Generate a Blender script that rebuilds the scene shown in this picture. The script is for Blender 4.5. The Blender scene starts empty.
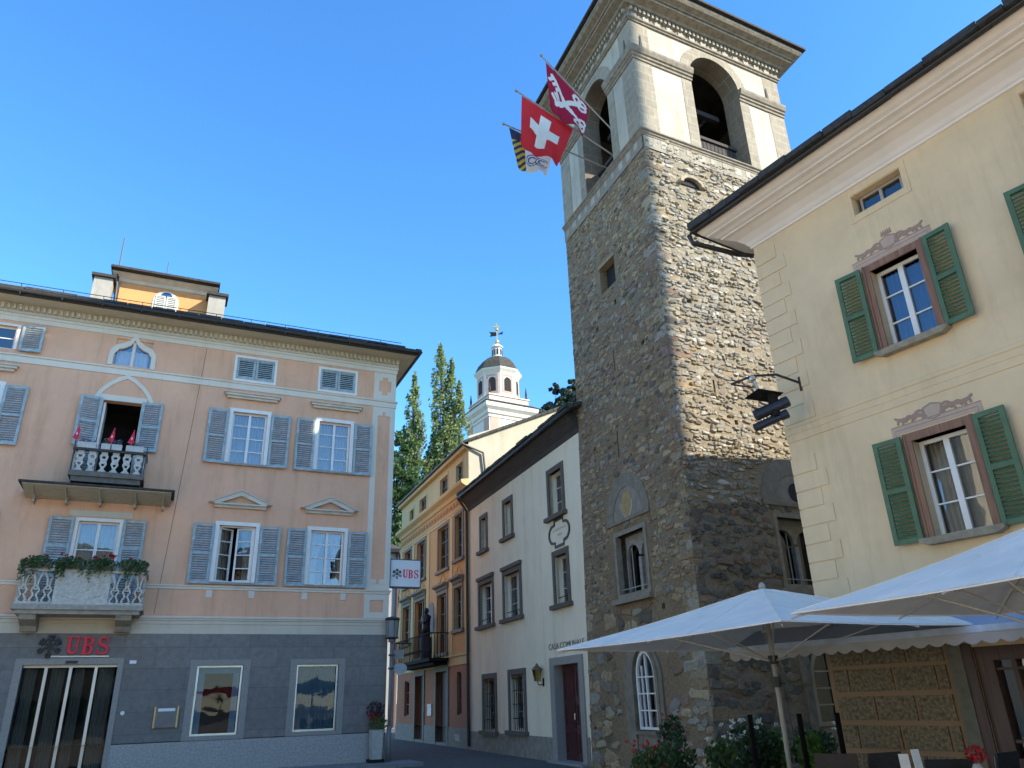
import bpy, math, random
from mathutils import Vector, Matrix
R = math.radians
random.seed(7)
scene = bpy.context.scene
COL = scene.collection

# ------------------------------------------------------------------ camera, sky, sun, exposure
PITCH, ROLL, FPX = R(22.78), R(-1.79), 749.3
fw = Vector((0, math.cos(PITCH), math.sin(PITCH)))
up = Vector((0, -math.sin(PITCH), math.cos(PITCH)))
rt = Vector((1, 0, 0))
rt2 = rt * math.cos(ROLL) + up * math.sin(ROLL)
up2 = up * math.cos(ROLL) - rt * math.sin(ROLL)
cd = bpy.data.cameras.new('camera')
cam = bpy.data.objects.new('camera', cd); COL.objects.link(cam)
cd.sensor_width = 36; cd.lens = 36 * FPX / 1024; cd.clip_start = .1; cd.clip_end = 3000
M = Matrix((( rt2.x, up2.x, -fw.x, 0), (rt2.y, up2.y, -fw.y, 0), (rt2.z, up2.z, -fw.z, 1.6), (0, 0, 0, 1)))
cam.matrix_world = M
scene.camera = cam

SUN_AZ, SUN_EL = R(66), R(34)          # azimuth: from behind the camera (-Y) towards +X
sdir = Vector((math.sin(SUN_AZ) * math.cos(SUN_EL), -math.cos(SUN_AZ) * math.cos(SUN_EL), math.sin(SUN_EL)))
w = bpy.data.worlds.new('World'); scene.world = w; w.use_nodes = True
nt = w.node_tree; bg = nt.nodes['Background']
sky = nt.nodes.new('ShaderNodeTexSky'); sky.sky_type = 'NISHITA'; sky.sun_disc = False
sky.sun_elevation = SUN_EL; sky.sun_rotation = R(180) - SUN_AZ
sky.altitude = 1000; sky.air_density = 1.0; sky.dust_density = .35; sky.ozone_density = 5.0
hs = nt.nodes.new('ShaderNodeHueSaturation'); hs.inputs['Hue'].default_value = .499; hs.inputs['Saturation'].default_value = 1.17
nt.links.new(sky.outputs[0], hs.inputs['Color']); nt.links.new(hs.outputs[0], bg.inputs[0]); bg.inputs[1].default_value = .15
sl = bpy.data.lights.new('sun', 'SUN'); so = bpy.data.objects.new('sun', sl); COL.objects.link(so)
sl.energy = 2.8; sl.angle = R(.53); sl.color = (1, .955, .87)
so.rotation_euler = (-sdir).to_track_quat('-Z', 'Y').to_euler(); so.location = (30, -20, 60)
scene.view_settings.view_transform = 'Standard'; scene.view_settings.look = 'None'
scene.view_settings.exposure = 1.65; scene.view_settings.gamma = 1

# ------------------------------------------------------------------ mesh builder
class MB:
    def __init__(s): s.v = []; s.f = []; s.m = []
    def add(s, vs, fs, m=0):
        o = len(s.v); s.v += [tuple(v) for v in vs]
        for f in fs: s.f.append([i + o for i in f]); s.m.append(m)
        return s
    def poly(s, pts, m=0): return s.add(pts, [list(range(len(pts)))], m)
    def box(s, x0, x1, y0, y1, z0, z1, m=0):
        v = [(x, y, z) for x in (x0, x1) for y in (y0, y1) for z in (z0, z1)]
        return s.add(v, [(0, 4, 5, 1), (2, 3, 7, 6), (0, 1, 3, 2), (4, 6, 7, 5), (0, 2, 6, 4), (1, 5, 7, 3)], m)
    def prism(s, pts, y0, y1, m=0):            # polygon in x,z pushed along y
        n = len(pts)
        v = [(x, y0, z) for x, z in pts] + [(x, y1, z) for x, z in pts]
        fs = [list(range(n)), list(range(2 * n - 1, n - 1, -1))] + [(i, i + n, (i + 1) % n + n, (i + 1) % n) for i in range(n)]
        return s.add(v, fs, m)
    def prismz(s, pts, z0, z1, m=0):
        n = len(pts)
        v = [(x, y, z0) for x, y in pts] + [(x, y, z1) for x, y in pts]
        fs = [list(range(n)), list(range(2 * n - 1, n - 1, -1))] + [(i, i + n, (i + 1) % n + n, (i + 1) % n) for i in range(n)]
        return s.add(v, fs, m)
    def loft(s, a, b, m=0, caps=True):          # two rings of the same length
        n = len(a); fs = [(i, (i + 1) % n, (i + 1) % n + n, i + n) for i in range(n)]
        if caps: fs += [list(range(n)), list(range(2 * n - 1, n - 1, -1))]
        return s.add(list(a) + list(b), fs, m)
    def tube(s, pts, r, seg=8, m=0, r1=None):
        pts = [Vector(p) for p in pts]; n = len(pts); rings = []
        r1 = r if r1 is None else r1
        for i, p in enumerate(pts):
            d = (pts[min(i + 1, n - 1)] - pts[max(i - 1, 0)]).normalized()
            a = d.orthogonal().normalized() if i == 0 else (pa - d * pa.dot(d)).normalized()
            pa = a; b = d.cross(a); rr = r + (r1 - r) * i / max(1, n - 1)
            rings.append([p + (a * math.cos(2 * math.pi * k / seg) + b * math.sin(2 * math.pi * k / seg)) * rr for k in range(seg)])
        o = []; fs = []
        for rg in rings: o += rg
        for i in range(n - 1):
            for k in range(seg): fs.append((i * seg + k, i * seg + (k + 1) % seg, (i + 1) * seg + (k + 1) % seg, (i + 1) * seg + k))
        fs += [list(range(seg))[::-1], list(range((n - 1) * seg, n * seg))]
        return s.add(o, fs, m)
    def lathe(s, prof, cx=0, cy=0, seg=16, m=0, rot=0, caps=True):
        v = []; fs = []; n = len(prof)
        for r, z in prof:
            for k in range(seg):
                a = 2 * math.pi * k / seg + rot; v.append((cx + r * math.cos(a), cy + r * math.sin(a), z))
        for i in range(n - 1):
            for k in range(seg): fs.append((i * seg + k, i * seg + (k + 1) % seg, (i + 1) * seg + (k + 1) % seg, (i + 1) * seg + k))
        if caps: fs += [list(range(seg))[::-1], list(range((n - 1) * seg, n * seg))]
        return s.add(v, fs, m)
    def ball(s, c, r, seg=10, rings=6, m=0, sc=(1, 1, 1)):
        prof = [(max(1e-3, math.sin(math.pi * i / rings)), -math.cos(math.pi * i / rings)) for i in range(rings + 1)]
        t = MB().lathe(prof, 0, 0, seg)
        s.add([(c[0] + x * r * sc[0], c[1] + y * r * sc[1], c[2] + z * r * sc[2]) for x, y, z in t.v], t.f, m); return s
    def stroke(s, pts, wd, y0, y1, m=0):        # ribbon in the x,z plane with a thickness; wd number or list
        n = len(pts); L = []; Rr = []
        for i, (x, z) in enumerate(pts):
            a = pts[max(i - 1, 0)]; b = pts[min(i + 1, n - 1)]
            dx, dz = b[0] - a[0], b[1] - a[1]; l = math.hypot(dx, dz) or 1
            h = (wd[i] if isinstance(wd, (list, tuple)) else wd) / 2
            L.append((x - dz / l * h, z + dx / l * h)); Rr.append((x + dz / l * h, z - dx / l * h))
        for i in range(n - 1): s.prism([L[i], L[i + 1], Rr[i + 1], Rr[i]], y0, y1, m)
        return s
    def sweep(s, path, prof, m=0, caps=True, closed=False):   # prof (offset outward, z); path (x,y), outward = right of travel
        n = len(path); rings = []
        def nrm(a, b):
            dx, dy = b[0] - a[0], b[1] - a[1]; l = math.hypot(dx, dy); return (dy / l, -dx / l)
        for i, p in enumerate(path):
            if closed: n0 = nrm(path[i - 1], p); n1 = nrm(p, path[(i + 1) % n])
            else:
                n0 = nrm(path[max(i - 1, 0)], path[max(i, 1)]); n1 = nrm(path[min(i, n - 2)], path[min(i + 1, n - 1)])
            k = 1 + n0[0] * n1[0] + n0[1] * n1[1]; mx, my = (n0[0] + n1[0]) / k, (n0[1] + n1[1]) / k
            rings.append([(p[0] + mx * o, p[1] + my * o, z) for o, z in prof])
        q = len(prof); o = []; fs = []
        for r_ in rings: o += r_
        for i in range(n if closed else n - 1):
            j = (i + 1) % n
            for k in range(q - 1): fs.append((i * q + k, j * q + k, j * q + k + 1, i * q + k + 1))
        if caps and not closed: fs += [list(range(q)), list(range((n - 1) * q, n * q))]
        return s.add(o, fs, m)
    def wall(s, x0, x1, z0, z1, holes=(), y=0, m=0, mr=None, cell=None):
        # front sheet in the plane y with rectangular holes (xa,xb,za,zb,depth) and their reveals
        xs = sorted({x0, x1} | {h[i] for h in holes for i in (0, 1)}); zs = sorted({z0, z1} | {h[i] for h in holes for i in (2, 3)})
        def cut(a):
            if not cell: return a
            o = [a[0]]
            for p, q in zip(a, a[1:]):
                k = max(1, round((q - p) / cell)); o += [p + (q - p) * (i + 1) / k for i in range(k)]
            return o
        xs = [x for x in cut(xs) if x0 - 1e-6 <= x <= x1 + 1e-6]; zs = [z for z in cut(zs) if z0 - 1e-6 <= z <= z1 + 1e-6]
        nz = len(zs); base = len(s.v)
        s.v += [(x, y, z) for x in xs for z in zs]
        for i in range(len(xs) - 1):
            for j in range(nz - 1):
                cx, cz = (xs[i] + xs[i + 1]) / 2, (zs[j] + zs[j + 1]) / 2
                if any(h[0] < cx < h[1] and h[2] < cz < h[3] for h in holes): continue
                s.f.append([base + i * nz + j, base + (i + 1) * nz + j, base + (i + 1) * nz + j + 1, base + i * nz + j + 1]); s.m.append(m)
        for h in holes:
            a, b, c, d, dp = h[:5]
            if dp <= 0: continue
            k = m if mr is None else mr
            s.poly([(a, y, c), (a, y + dp, c), (a, y + dp, d), (a, y, d)], k).poly([(b, y, c), (b, y, d), (b, y + dp, d), (b, y + dp, c)], k)
            s.poly([(a, y, d), (a, y + dp, d), (b, y + dp, d), (b, y, d)], k).poly([(a, y, c), (b, y, c), (b, y + dp, c), (a, y + dp, c)], k)
        return s
    def room(s, x0, x1, z0, z1, y0, y1, m=0):   # five-sided dark room behind an opening
        e = .25
        a, b, c, d = x0 - e, x1 + e, z0 - e, z1 + e
        s.poly([(a, y1, c), (b, y1, c), (b, y1, d), (a, y1, d)], m)
        s.poly([(a, y0, c), (a, y1, c), (a, y1, d), (a, y0, d)], m).poly([(b, y0, c), (b, y0, d), (b, y1, d), (b, y1, c)], m)
        s.poly([(a, y0, d), (a, y1, d), (b, y1, d), (b, y0, d)], m).poly([(a, y0, c), (b, y0, c), (b, y1, c), (a, y1, c)], m)
        return s
    def mesh(s, name, mats):
        me = bpy.data.meshes.new(name); me.from_pydata(s.v, [], s.f)
        mats = mats if isinstance(mats, (list, tuple)) else [mats]
        for x in mats: me.materials.append(x)
        if len(mats) > 1: me.polygons.foreach_set('material_index', s.m)
        me.update(); return me

def obj(name, me, parent=None, loc=(0, 0, 0), rotz=0, rot=None):
    o = bpy.data.objects.new(name, me); COL.objects.link(o)
    if parent: o.parent = parent
    o.location = loc; o.rotation_euler = rot or (0, 0, rotz)
    return o
def part(name, mb, mat, parent=None, loc=(0, 0, 0), rotz=0, rot=None, smooth=False):
    me = mb.mesh(name, mat)
    if smooth: me.polygons.foreach_set('use_smooth', [True] * len(me.polygons))
    return obj(name, me, parent, loc, rotz, rot)
def thing(name, label, cat, loc=(0, 0, 0), rotz=0, group=None):
    o = bpy.data.objects.new(name, None); COL.objects.link(o); o.location = loc; o.rotation_euler = (0, 0, rotz)
    o.empty_display_size = .3
    return tag(o, label, cat, group)
def tag(o, label, cat, group=None):
    o['label'] = label; o['category'] = cat
    if group: o['group'] = group
    return o
def struct(name, mb, mat):
    o = part(name, mb, mat); o['kind'] = 'structure'; return o
def copy_tree(o, parent=None):
    c = o.copy(); COL.objects.link(c); c.parent = parent
    for ch in [x for x in bpy.data.objects if x.parent == o]: copy_tree(ch, c)
    return c

# ------------------------------------------------------------------ materials
def newmat(name):
    m = bpy.data.materials.new(name); m.use_nodes = True
    n = m.node_tree; b = n.nodes['Principled BSDF']; return m, n, b
def N(n, t, **k):
    x = n.nodes.new(t)
    for a, v in k.items():
        if a[0] == 'i' and a[1:].isdigit(): x.inputs[int(a[1:])].default_value = v
        else: setattr(x, a, v)
    return x
def coords(n, scale=(1, 1, 1), kind='Object'):
    t = N(n, 'ShaderNodeTexCoord'); mp = N(n, 'ShaderNodeMapping'); mp.inputs['Scale'].default_value = scale
    n.links.new(t.outputs[kind], mp.inputs[0]); return mp.outputs[0]
def noise(n, vec, scale, detail=4, rough=.55):
    x = N(n, 'ShaderNodeTexNoise'); x.inputs['Scale'].default_value = scale; x.inputs['Detail'].default_value = detail; x.inputs['Roughness'].default_value = rough
    n.links.new(vec, x.inputs['Vector']); return x.outputs[0]
def ramp(n, fac, stops):
    r = N(n, 'ShaderNodeValToRGB'); e = r.color_ramp.elements
    while len(e) < len(stops): e.new(.5)
    for el, (p, c) in zip(e, stops): el.position = p; el.color = (*c, 1) if len(c) == 3 else c
    n.links.new(fac, r.inputs[0]); return r.outputs[0]
def mix(n, fac, a, b, bt='MIX'):
    x = N(n, 'ShaderNodeMix', data_type='RGBA', blend_type=bt)
    for sck, v in ((x.inputs[0], fac), (x.inputs[6], a), (x.inputs[7], b)):
        if isinstance(v, bpy.types.NodeSocket): n.links.new(v, sck)
        elif isinstance(v, (int, float)): sck.default_value = v
        else: sck.default_value = (*v, 1)
    return x.outputs[2]
def math_(n, op, a, b=0.0, c=0.0):
    x = N(n, 'ShaderNodeMath', operation=op)
    for i, v in enumerate((a, b, c)):
        if isinstance(v, bpy.types.NodeSocket): n.links.new(v, x.inputs[i])
        else: x.inputs[i].default_value = v
    return x.outputs[0]
def bump(n, b, h, strength=.3, dist=.02):
    x = N(n, 'ShaderNodeBump'); x.inputs['Strength'].default_value = strength; x.inputs['Distance'].default_value = dist
    n.links.new(h, x.inputs['Height']); n.links.new(x.outputs[0], b.inputs['Normal'])
def k(c, f): return tuple(min(1, x * f) for x in c)
def wm(c): return (min(.9, c[0] * 1.07), c[1], c[2] * .86)
def plaster(name, c, var=.10, streak=.10, rough=.9, bs=.25, fine=60):
    c = wm(c); m, n, b = newmat(name); v = coords(n)
    col = ramp(n, noise(n, v, .7, 6), [(.3, k(c, 1 - var)), (.7, k(c, 1 + var * .6))])
    mid = ramp(n, noise(n, v, 5, 5), [(.3, (1 - var * .5,) * 3), (.7, (1, 1, 1))]); col = mix(n, 1.0, col, mid, 'MULTIPLY')
    if streak:
        sv = coords(n, (1.7, 1.7, .20)); st = ramp(n, noise(n, sv, 1.5, 9, .72), [(.24, (1 - streak * 1.6, 1 - streak * 1.7, 1 - streak * 2)), (.5, (1, 1, 1))])
        col = mix(n, 1.0, col, st, 'MULTIPLY')
    n.links.new(col, b.inputs['Base Color']); b.inputs['Roughness'].default_value = rough
    bump(n, b, noise(n, v, fine, 3), bs, .006); return m
def plain(name, c, rough=.6, var=.12, scale=8, metal=0, bs=.15, spec=None):
    c = wm(c); m, n, b = newmat(name); v = coords(n)
    f = noise(n, v, scale, 5); n.links.new(ramp(n, f, [(.3, k(c, 1 - var)), (.7, k(c, 1 + var))]), b.inputs['Base Color'])
    b.inputs['Roughness'].default_value = rough; b.inputs['Metallic'].default_value = metal
    if spec is not None: b.inputs['Specular IOR Level'].default_value = spec
    if bs: bump(n, b, noise(n, v, scale * 6, 3), bs, .004)
    return m
def wood(name, c, rough=.6, axis=2):
    m, n, b = newmat(name); sc = [14, 14, 14]; sc[axis] = .9
    f = noise(n, coords(n, sc), 2.2, 6); n.links.new(ramp(n, f, [(.3, k(c, .6)), (.7, k(c, 1.25))]), b.inputs['Base Color'])
    b.inputs['Roughness'].default_value = rough; bump(n, b, f, .25, .004); return m
def brickmat(name, c1, c2, mortar, bw, bh, ms=.012, rough=.85, bs=.5, plane='XZ', scale=1, noisev=.3, mdist=.01):
    c1, c2, mortar = wm(c1), wm(c2), wm(mortar)
    m, n, b = newmat(name); t = N(n, 'ShaderNodeTexCoord'); sp = N(n, 'ShaderNodeSeparateXYZ'); cb = N(n, 'ShaderNodeCombineXYZ')
    n.links.new(t.outputs['Object'], sp.inputs[0])
    a, bb = {'XZ': (0, 2), 'XY': (0, 1), 'YZ': (1, 2)}[plane]
    n.links.new(sp.outputs[a], cb.inputs[0]); n.links.new(sp.outputs[bb], cb.inputs[1])
    br = N(n, 'ShaderNodeTexBrick'); n.links.new(cb.outputs[0], br.inputs['Vector'])
    br.inputs['Color1'].default_value = (*c1, 1); br.inputs['Color2'].default_value = (*c2, 1); br.inputs['Mortar'].default_value = (*mortar, 1)
    br.inputs['Scale'].default_value = scale; br.inputs['Brick Width'].default_value = bw; br.inputs['Row Height'].default_value = bh
    br.inputs['Mortar Size'].default_value = ms; br.inputs['Mortar Smooth'].default_value = .2; br.inputs['Bias'].default_value = 0
    v = coords(n); g = ramp(n, noise(n, v, 6, 8, .7), [(.25, (1 - noisev,) * 3), (.75, (1 + noisev * .3,) * 3)])
    n.links.new(mix(n, 1.0, br.outputs[0], g, 'MULTIPLY'), b.inputs['Base Color']); b.inputs['Roughness'].default_value = rough
    h = math_(n, 'SUBTRACT', math_(n, 'MULTIPLY', noise(n, v, 30, 4), .3), br.outputs[1]); bump(n, b, h, bs, mdist); return m
def stonemat(name, pal, contrast=.45, bs=.6):
    m, n, b = newmat(name); g = N(n, 'ShaderNodeNewGeometry'); v = coords(n)
    r = N(n, 'ShaderNodeValToRGB'); e = r.color_ramp.elements
    while len(e) < len(pal): e.new(.5)
    for i, c in enumerate(pal): e[i].position = i / len(pal); e[i].color = (*wm(c), 1)
    r.color_ramp.interpolation = 'CONSTANT'; n.links.new(g.outputs['Random Per Island'], r.inputs[0])
    gr = ramp(n, noise(n, v, 11, 8, .72), [(.25, (1 - contrast,) * 3), (.72, (1.12,) * 3)]); st = noise(n, coords(n, (3, 3, 26)), 2.2, 5, .6)
    sr = ramp(n, st, [(.3, (1 - contrast * .5,) * 3), (.6, (1.05,) * 3)])
    n.links.new(mix(n, 1.0, mix(n, 1.0, r.outputs[0], gr, 'MULTIPLY'), sr, 'MULTIPLY'), b.inputs['Base Color']); b.inputs['Roughness'].default_value = .93
    bump(n, b, math_(n, 'ADD', noise(n, v, 26, 6, .65), math_(n, 'MULTIPLY', st, .8)), bs, .02); return m
def mortarmat(name, c, bs=.8):
    m, n, b = newmat(name); v = coords(n); c = wm(c)
    a = ramp(n, noise(n, v, 1.1, 6), [(.3, k(c, .80)), (.7, k(c, 1.12))]); q = ramp(n, noise(n, v, 13, 8, .72), [(.28, (.5, .5, .5)), (.68, (1.12, 1.12, 1.12))])
    n.links.new(mix(n, 1.0, a, q, 'MULTIPLY'), b.inputs['Base Color']); b.inputs['Roughness'].default_value = .95; bump(n, b, noise(n, v, 15, 8, .7), bs, .04); return m
def stones(mb, x0, x1, z0, z1, excl, rng, hr, asp, pr, skip, warp, mi=1, gap=.010, jit=.16, tilt=.05):
    z = z0
    while z < z1:
        h = hr(z, rng); x = x0 - rng.uniform(0, .25); ph = rng.uniform(0, 6.28)
        while x < x1:
            hh = h * rng.uniform(.72, 1.18); w_ = max(.07, h * rng.uniform(*(asp(z) if callable(asp) else asp))); xa, xb = max(x, x0), min(x + w_, x1); x += w_
            if xb - xa < .05 or rng.random() < skip(xa, z): continue
            cx, cz = (xa + xb) / 2, z + h / 2 + rng.uniform(-.3, .3) * h + .06 * math.sin(xa * 1.3 + z * .9) + .03 * math.sin(xa * 3.7 + ph)
            if excl((xa, xb, z, z + h)): continue
            hw, hz = (xb - xa) / 2 - gap, hh / 2 - gap; p = rng.uniform(*pr) + (.014 if z < 3.6 and pr[1] < .05 else 0); J = jit * min(hw, hz) * 2
            bs_ = [(-1, -1), (-.35 + rng.uniform(-.3, .3), -1), (.4 + rng.uniform(-.3, .3), -1), (1, -1), (1, rng.uniform(-.3, .3)), (1, 1), (.35 + rng.uniform(-.3, .3), 1), (-.4 + rng.uniform(-.3, .3), 1), (-1, 1), (-1, rng.uniform(-.3, .3))]
            rd = rng.uniform(.62, .98); ring = []; th_ = rng.gauss(0, tilt); skew = rng.uniform(-.28, .28)
            for a_, b_ in bs_:
                q = rd if abs(a_) == 1 and abs(b_) == 1 else 1
                ux_, uz_ = a_ * hw * q + rng.uniform(-J, J) * .7, b_ * hz * q * (1 + skew * a_) + rng.uniform(-J, J) * .7
                ring.append((cx + ux_ * math.cos(th_) - uz_ * math.sin(th_), cz + ux_ * math.sin(th_) + uz_ * math.cos(th_)))
            tx, tz = rng.uniform(-.35, .35) * p, rng.uniform(-.5, .3) * p; vs = []; n = len(ring)
            for sc, dep in ((1.0, .02), (.97, -p * .55), (.72, -p)):
                for i, (rx, rz) in enumerate(ring):
                    dx, dz = rx - cx, rz - cz
                    vs.append((cx + dx * sc, dep + (0 if dep > 0 else (tx * dx / max(hw, .01) + tz * dz / max(hz, .01)) * .6 + rng.uniform(-.1, .1) * p), cz + dz * sc))
            vs = [(*warp(a_, c_), b_) for a_, b_, c_ in vs]; vs = [(a_, b_, c_) for (a_, c_), b_ in [((q[0], q[1]), q[2]) for q in vs]]
            vs.append((sum(q[0] for q in vs[2 * n:]) / n, -p * rng.uniform(.9, 1.08), sum(q[2] for q in vs[2 * n:]) / n))
            fs = [(l * n + i, l * n + (i + 1) % n, (l + 1) * n + (i + 1) % n, (l + 1) * n + i) for l in range(2) for i in range(n)] + [(2 * n + i, 2 * n + (i + 1) % n, 3 * n) for i in range(n)]
            mb.add(vs, fs, mi(z) if callable(mi) else mi)
        z += h
    return mb
def cx0(x): return x
def glassmat(name, tint=(.9, .95, 1), ior=1.9, dark=0.0):
    m = bpy.data.materials.new(name); m.use_nodes = True; n = m.node_tree; n.nodes.remove(n.nodes['Principled BSDF'])
    out = n.nodes['Material Output']; tr = N(n, 'ShaderNodeBsdfTransparent'); tr.inputs[0].default_value = (*[t * (1 - dark) for t in tint], 1)
    gl = N(n, 'ShaderNodeBsdfGlossy'); gl.inputs['Roughness'].default_value = .015; fr = N(n, 'ShaderNodeFresnel'); fr.inputs[0].default_value = ior
    nb = N(n, 'ShaderNodeBump'); nb.inputs['Strength'].default_value = .05; nb.inputs['Distance'].default_value = .05
    n.links.new(noise(n, coords(n), 1.7, 2), nb.inputs['Height']); n.links.new(nb.outputs[0], gl.inputs['Normal'])
    mx = N(n, 'ShaderNodeMixShader'); n.links.new(fr.outputs[0], mx.inputs[0]); n.links.new(tr.outputs[0], mx.inputs[1]); n.links.new(gl.outputs[0], mx.inputs[2]); n.links.new(mx.outputs[0], out.inputs[0])
    return m
def leafmat(name, c1, c2, trans=.35):
    m, n, b = newmat(name); g = N(n, 'ShaderNodeNewGeometry')
    col = ramp(n, g.outputs['Random Per Island'], [(0, c1), (1, c2)]); n.links.new(col, b.inputs['Base Color']); b.inputs['Roughness'].default_value = .6
    tl = N(n, 'ShaderNodeBsdfTranslucent'); n.links.new(mix(n, 1.0, col, (1.3, 1.4, .7), 'MULTIPLY'), tl.inputs[0])
    mx = N(n, 'ShaderNodeMixShader'); mx.inputs[0].default_value = trans; out = n.nodes['Material Output']
    n.links.new(b.outputs[0], mx.inputs[1]); n.links.new(tl.outputs[0], mx.inputs[2]); n.links.new(mx.outputs[0], out.inputs[0]); return m
def clothmat(name, c, trans=.25, rough=.8, var=.05):
    c = wm(c); m, n, b = newmat(name); f = noise(n, coords(n), 3, 5)
    col = ramp(n, f, [(.3, k(c, 1 - var)), (.7, k(c, 1 + var))]); n.links.new(col, b.inputs['Base Color']); b.inputs['Roughness'].default_value = rough
    tl = N(n, 'ShaderNodeBsdfTranslucent'); n.links.new(col, tl.inputs[0]); mx = N(n, 'ShaderNodeMixShader'); mx.inputs[0].default_value = trans
    n.links.new(b.outputs[0], mx.inputs[1]); n.links.new(tl.outputs[0], mx.inputs[2]); n.links.new(mx.outputs[0], n.nodes['Material Output'].inputs[0])
    bump(n, b, noise(n, coords(n), 4, 5), .3, .05); return m

PINK = plaster('pink_plaster', (.75, .438, .29), .10, .16)
WHT = plaster('white_paint', (.70, .64, .56), .06, .08)
CREAMB = plaster('cream_stucco', (.60, .545, .45), .08, .08)
GRAN = brickmat('dark_granite_slabs', (.185, .175, .165), (.225, .212, .20), (.125, .12, .112), 1.55, .52, .006, .75, .25, noisev=.35)
GRANL = plain('light_granite', (.345, .335, .325), .8, .25, 22)
GRANF = plain('granite_frame', (.28, .265, .245), .75, .15, 30)
BLUE = plain('weathered_blue_paint', (.33, .405, .44), .75, .28, 7, spec=.25)
WFRAME = plain('white_window_paint', (.74, .74, .73), .5, .05, 6)
GLASS = glassmat('window_glass', ior=2.25)
GLASSD = glassmat('shop_glass', (.55, .66, .72), 1.38, .15)
DARK = plain('dark_interior', (.018, .016, .015), .9, .3, 2, bs=0)
DIM = plain('dim_interior', (.09, .085, .08), .9, .3, 2, bs=0)
CURT = clothmat('net_curtain', (.75, .74, .68), .45)
CURTB = clothmat('blue_curtain', (.12, .24, .75), .5)
SLATE = brickmat('slate_roof', (.055, .052, .046), (.085, .078, .066), (.02, .02, .02), .45, .3, .02, .9, .8, 'XY', noisev=.5)
SLATED = plain('slate_edge', (.042, .040, .036), .9, .4, 12, bs=.5)
GUT = plain('dark_gutter_metal', (.028, .025, .022), .55, .3, 9)
STONE = plain('grey_moulded_stone', (.30, .285, .25), .85, .2, 9, bs=.3)
SCREAM = plain('cream_moulding', (.58, .53, .46), .85, .12, 4, bs=.15)
CASTW = plain('cast_stone_white', (.46, .46, .43), .85, .2, 14, bs=.3)
IRON = plain('black_iron', (.018, .017, .016), .85, .3, 10, spec=.15)
STEEL = plain('brushed_steel', (.55, .55, .54), .35, .08, 4, metal=.8)
RED = plain('sign_red', (.80, .008, .03), .5, .08, 5)
BLACKP = plain('black_paint', (.012, .012, .013), .5, .2, 5)
SIGNW = plain('sign_white', (.72, .75, .80), .4, .03, 3)

# ------------------------------------------------------------------ shared pieces
MESH = {}
def cached(key, fn, mats):
    if key not in MESH: MESH[key] = fn().mesh(key.split('|')[0], mats)
    return MESH[key]
def shutter_mb(wd, h, rails=2, pitch=.065, st=.07, t=.04):
    mb = MB(); mb.box(0, st, 0, t, 0, h); mb.box(wd - st, wd, 0, t, 0, h)
    zs = [0] + [h * (i + 1) / rails for i in range(rails)]
    for i, z in enumerate(zs):
        a = z if i == 0 else z - st / (1 if i == rails else 2); mb.box(st, wd - st, .003, t - .003, a, a + st)
    z = st + pitch * .5; 
    while z < h - st:
        if all(abs(z - (q - 0 if q == 0 else q)) > st * .6 for q in zs):
            mb.add([(st, .004, z - .02), (wd - st, .004, z - .02), (wd - st, t - .004, z + .020), (st, t - .004, z + .020),
                    (st, .010, z - .028), (wd - st, .010, z - .028), (wd - st, t, z + .012), (st, t, z + .012)], [(0, 1, 2, 3), (4, 7, 6, 5), (0, 4, 5, 1), (3, 2, 6, 7)])
        z += pitch
    return mb
def shutter(parent, x0, x1, z0, z1, mat, side, ang=4, rails=2, name='shutter', y=-.05, pitch=.065):
    wd, h = x1 - x0, z1 - z0; me = cached('%s|%.2f|%.2f|%s' % (name, wd, h, mat.name), lambda: shutter_mb(wd, h, rails, pitch), mat)
    # local mesh starts at its left edge; hinge is next to the window
    a = R(ang + random.uniform(-1.5, 1.5))
    if side == 'L': o = obj(name, me, parent, (x1 - wd * math.cos(a), y - .04 - wd * math.sin(a), z0), a)
    else: o = obj(name, me, parent, (x0, y - .04, z0), -a)
    return o
def casement_mb(wd, h, cols=2, rows=4, f=.055, bar=.028, mid=.075, d=.05):
    mb = MB(); mb.box(0, f, 0, d, 0, h); mb.box(wd - f, wd, 0, d, 0, h); mb.box(f, wd - f, 0, d, 0, f); mb.box(f, wd - f, 0, d, h - f, h)
    if cols == 2: mb.box(wd / 2 - mid / 2, wd / 2 + mid / 2, -.012, d, f, h - f)
    segs = [(f, wd / 2 - mid / 2), (wd / 2 + mid / 2, wd - f)] if cols == 2 else [(f, wd - f)]
    for a, b in segs:
        for i in range(1, rows): z = h * i / rows; mb.box(a, b, .008, d - .012, z - bar / 2, z + bar / 2)
    return mb
def pane_mb(wd, h, y=.03):
    return MB().poly([(.02, y, .02), (wd - .02, y, .02), (wd - .02, y, h - .02), (.02, y, h - .02)])
def curtain_mb(x0, x1, z0, z1, y, folds=9, amp=.025, pull=0.0):
    mb = MB(); n = folds * 6; rows = 6; g = []
    for j in range(rows + 1):
        t = j / rows; w_ = 1 - pull * math.sin(min(1, (1 - t) * 1.3) * math.pi / 2)
        g.append([(x0 + (x1 - x0) * (i / n) * w_, y + amp * math.sin(i / 6 * 2 * math.pi + t), z0 + (z1 - z0) * t) for i in range(n + 1)])
    vs = [p for r_ in g for p in r_]
    return mb.add(vs, [(j * (n + 1) + i, j * (n + 1) + i + 1, (j + 1) * (n + 1) + i + 1, (j + 1) * (n + 1) + i) for j in range(rows) for i in range(n)])
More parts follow.
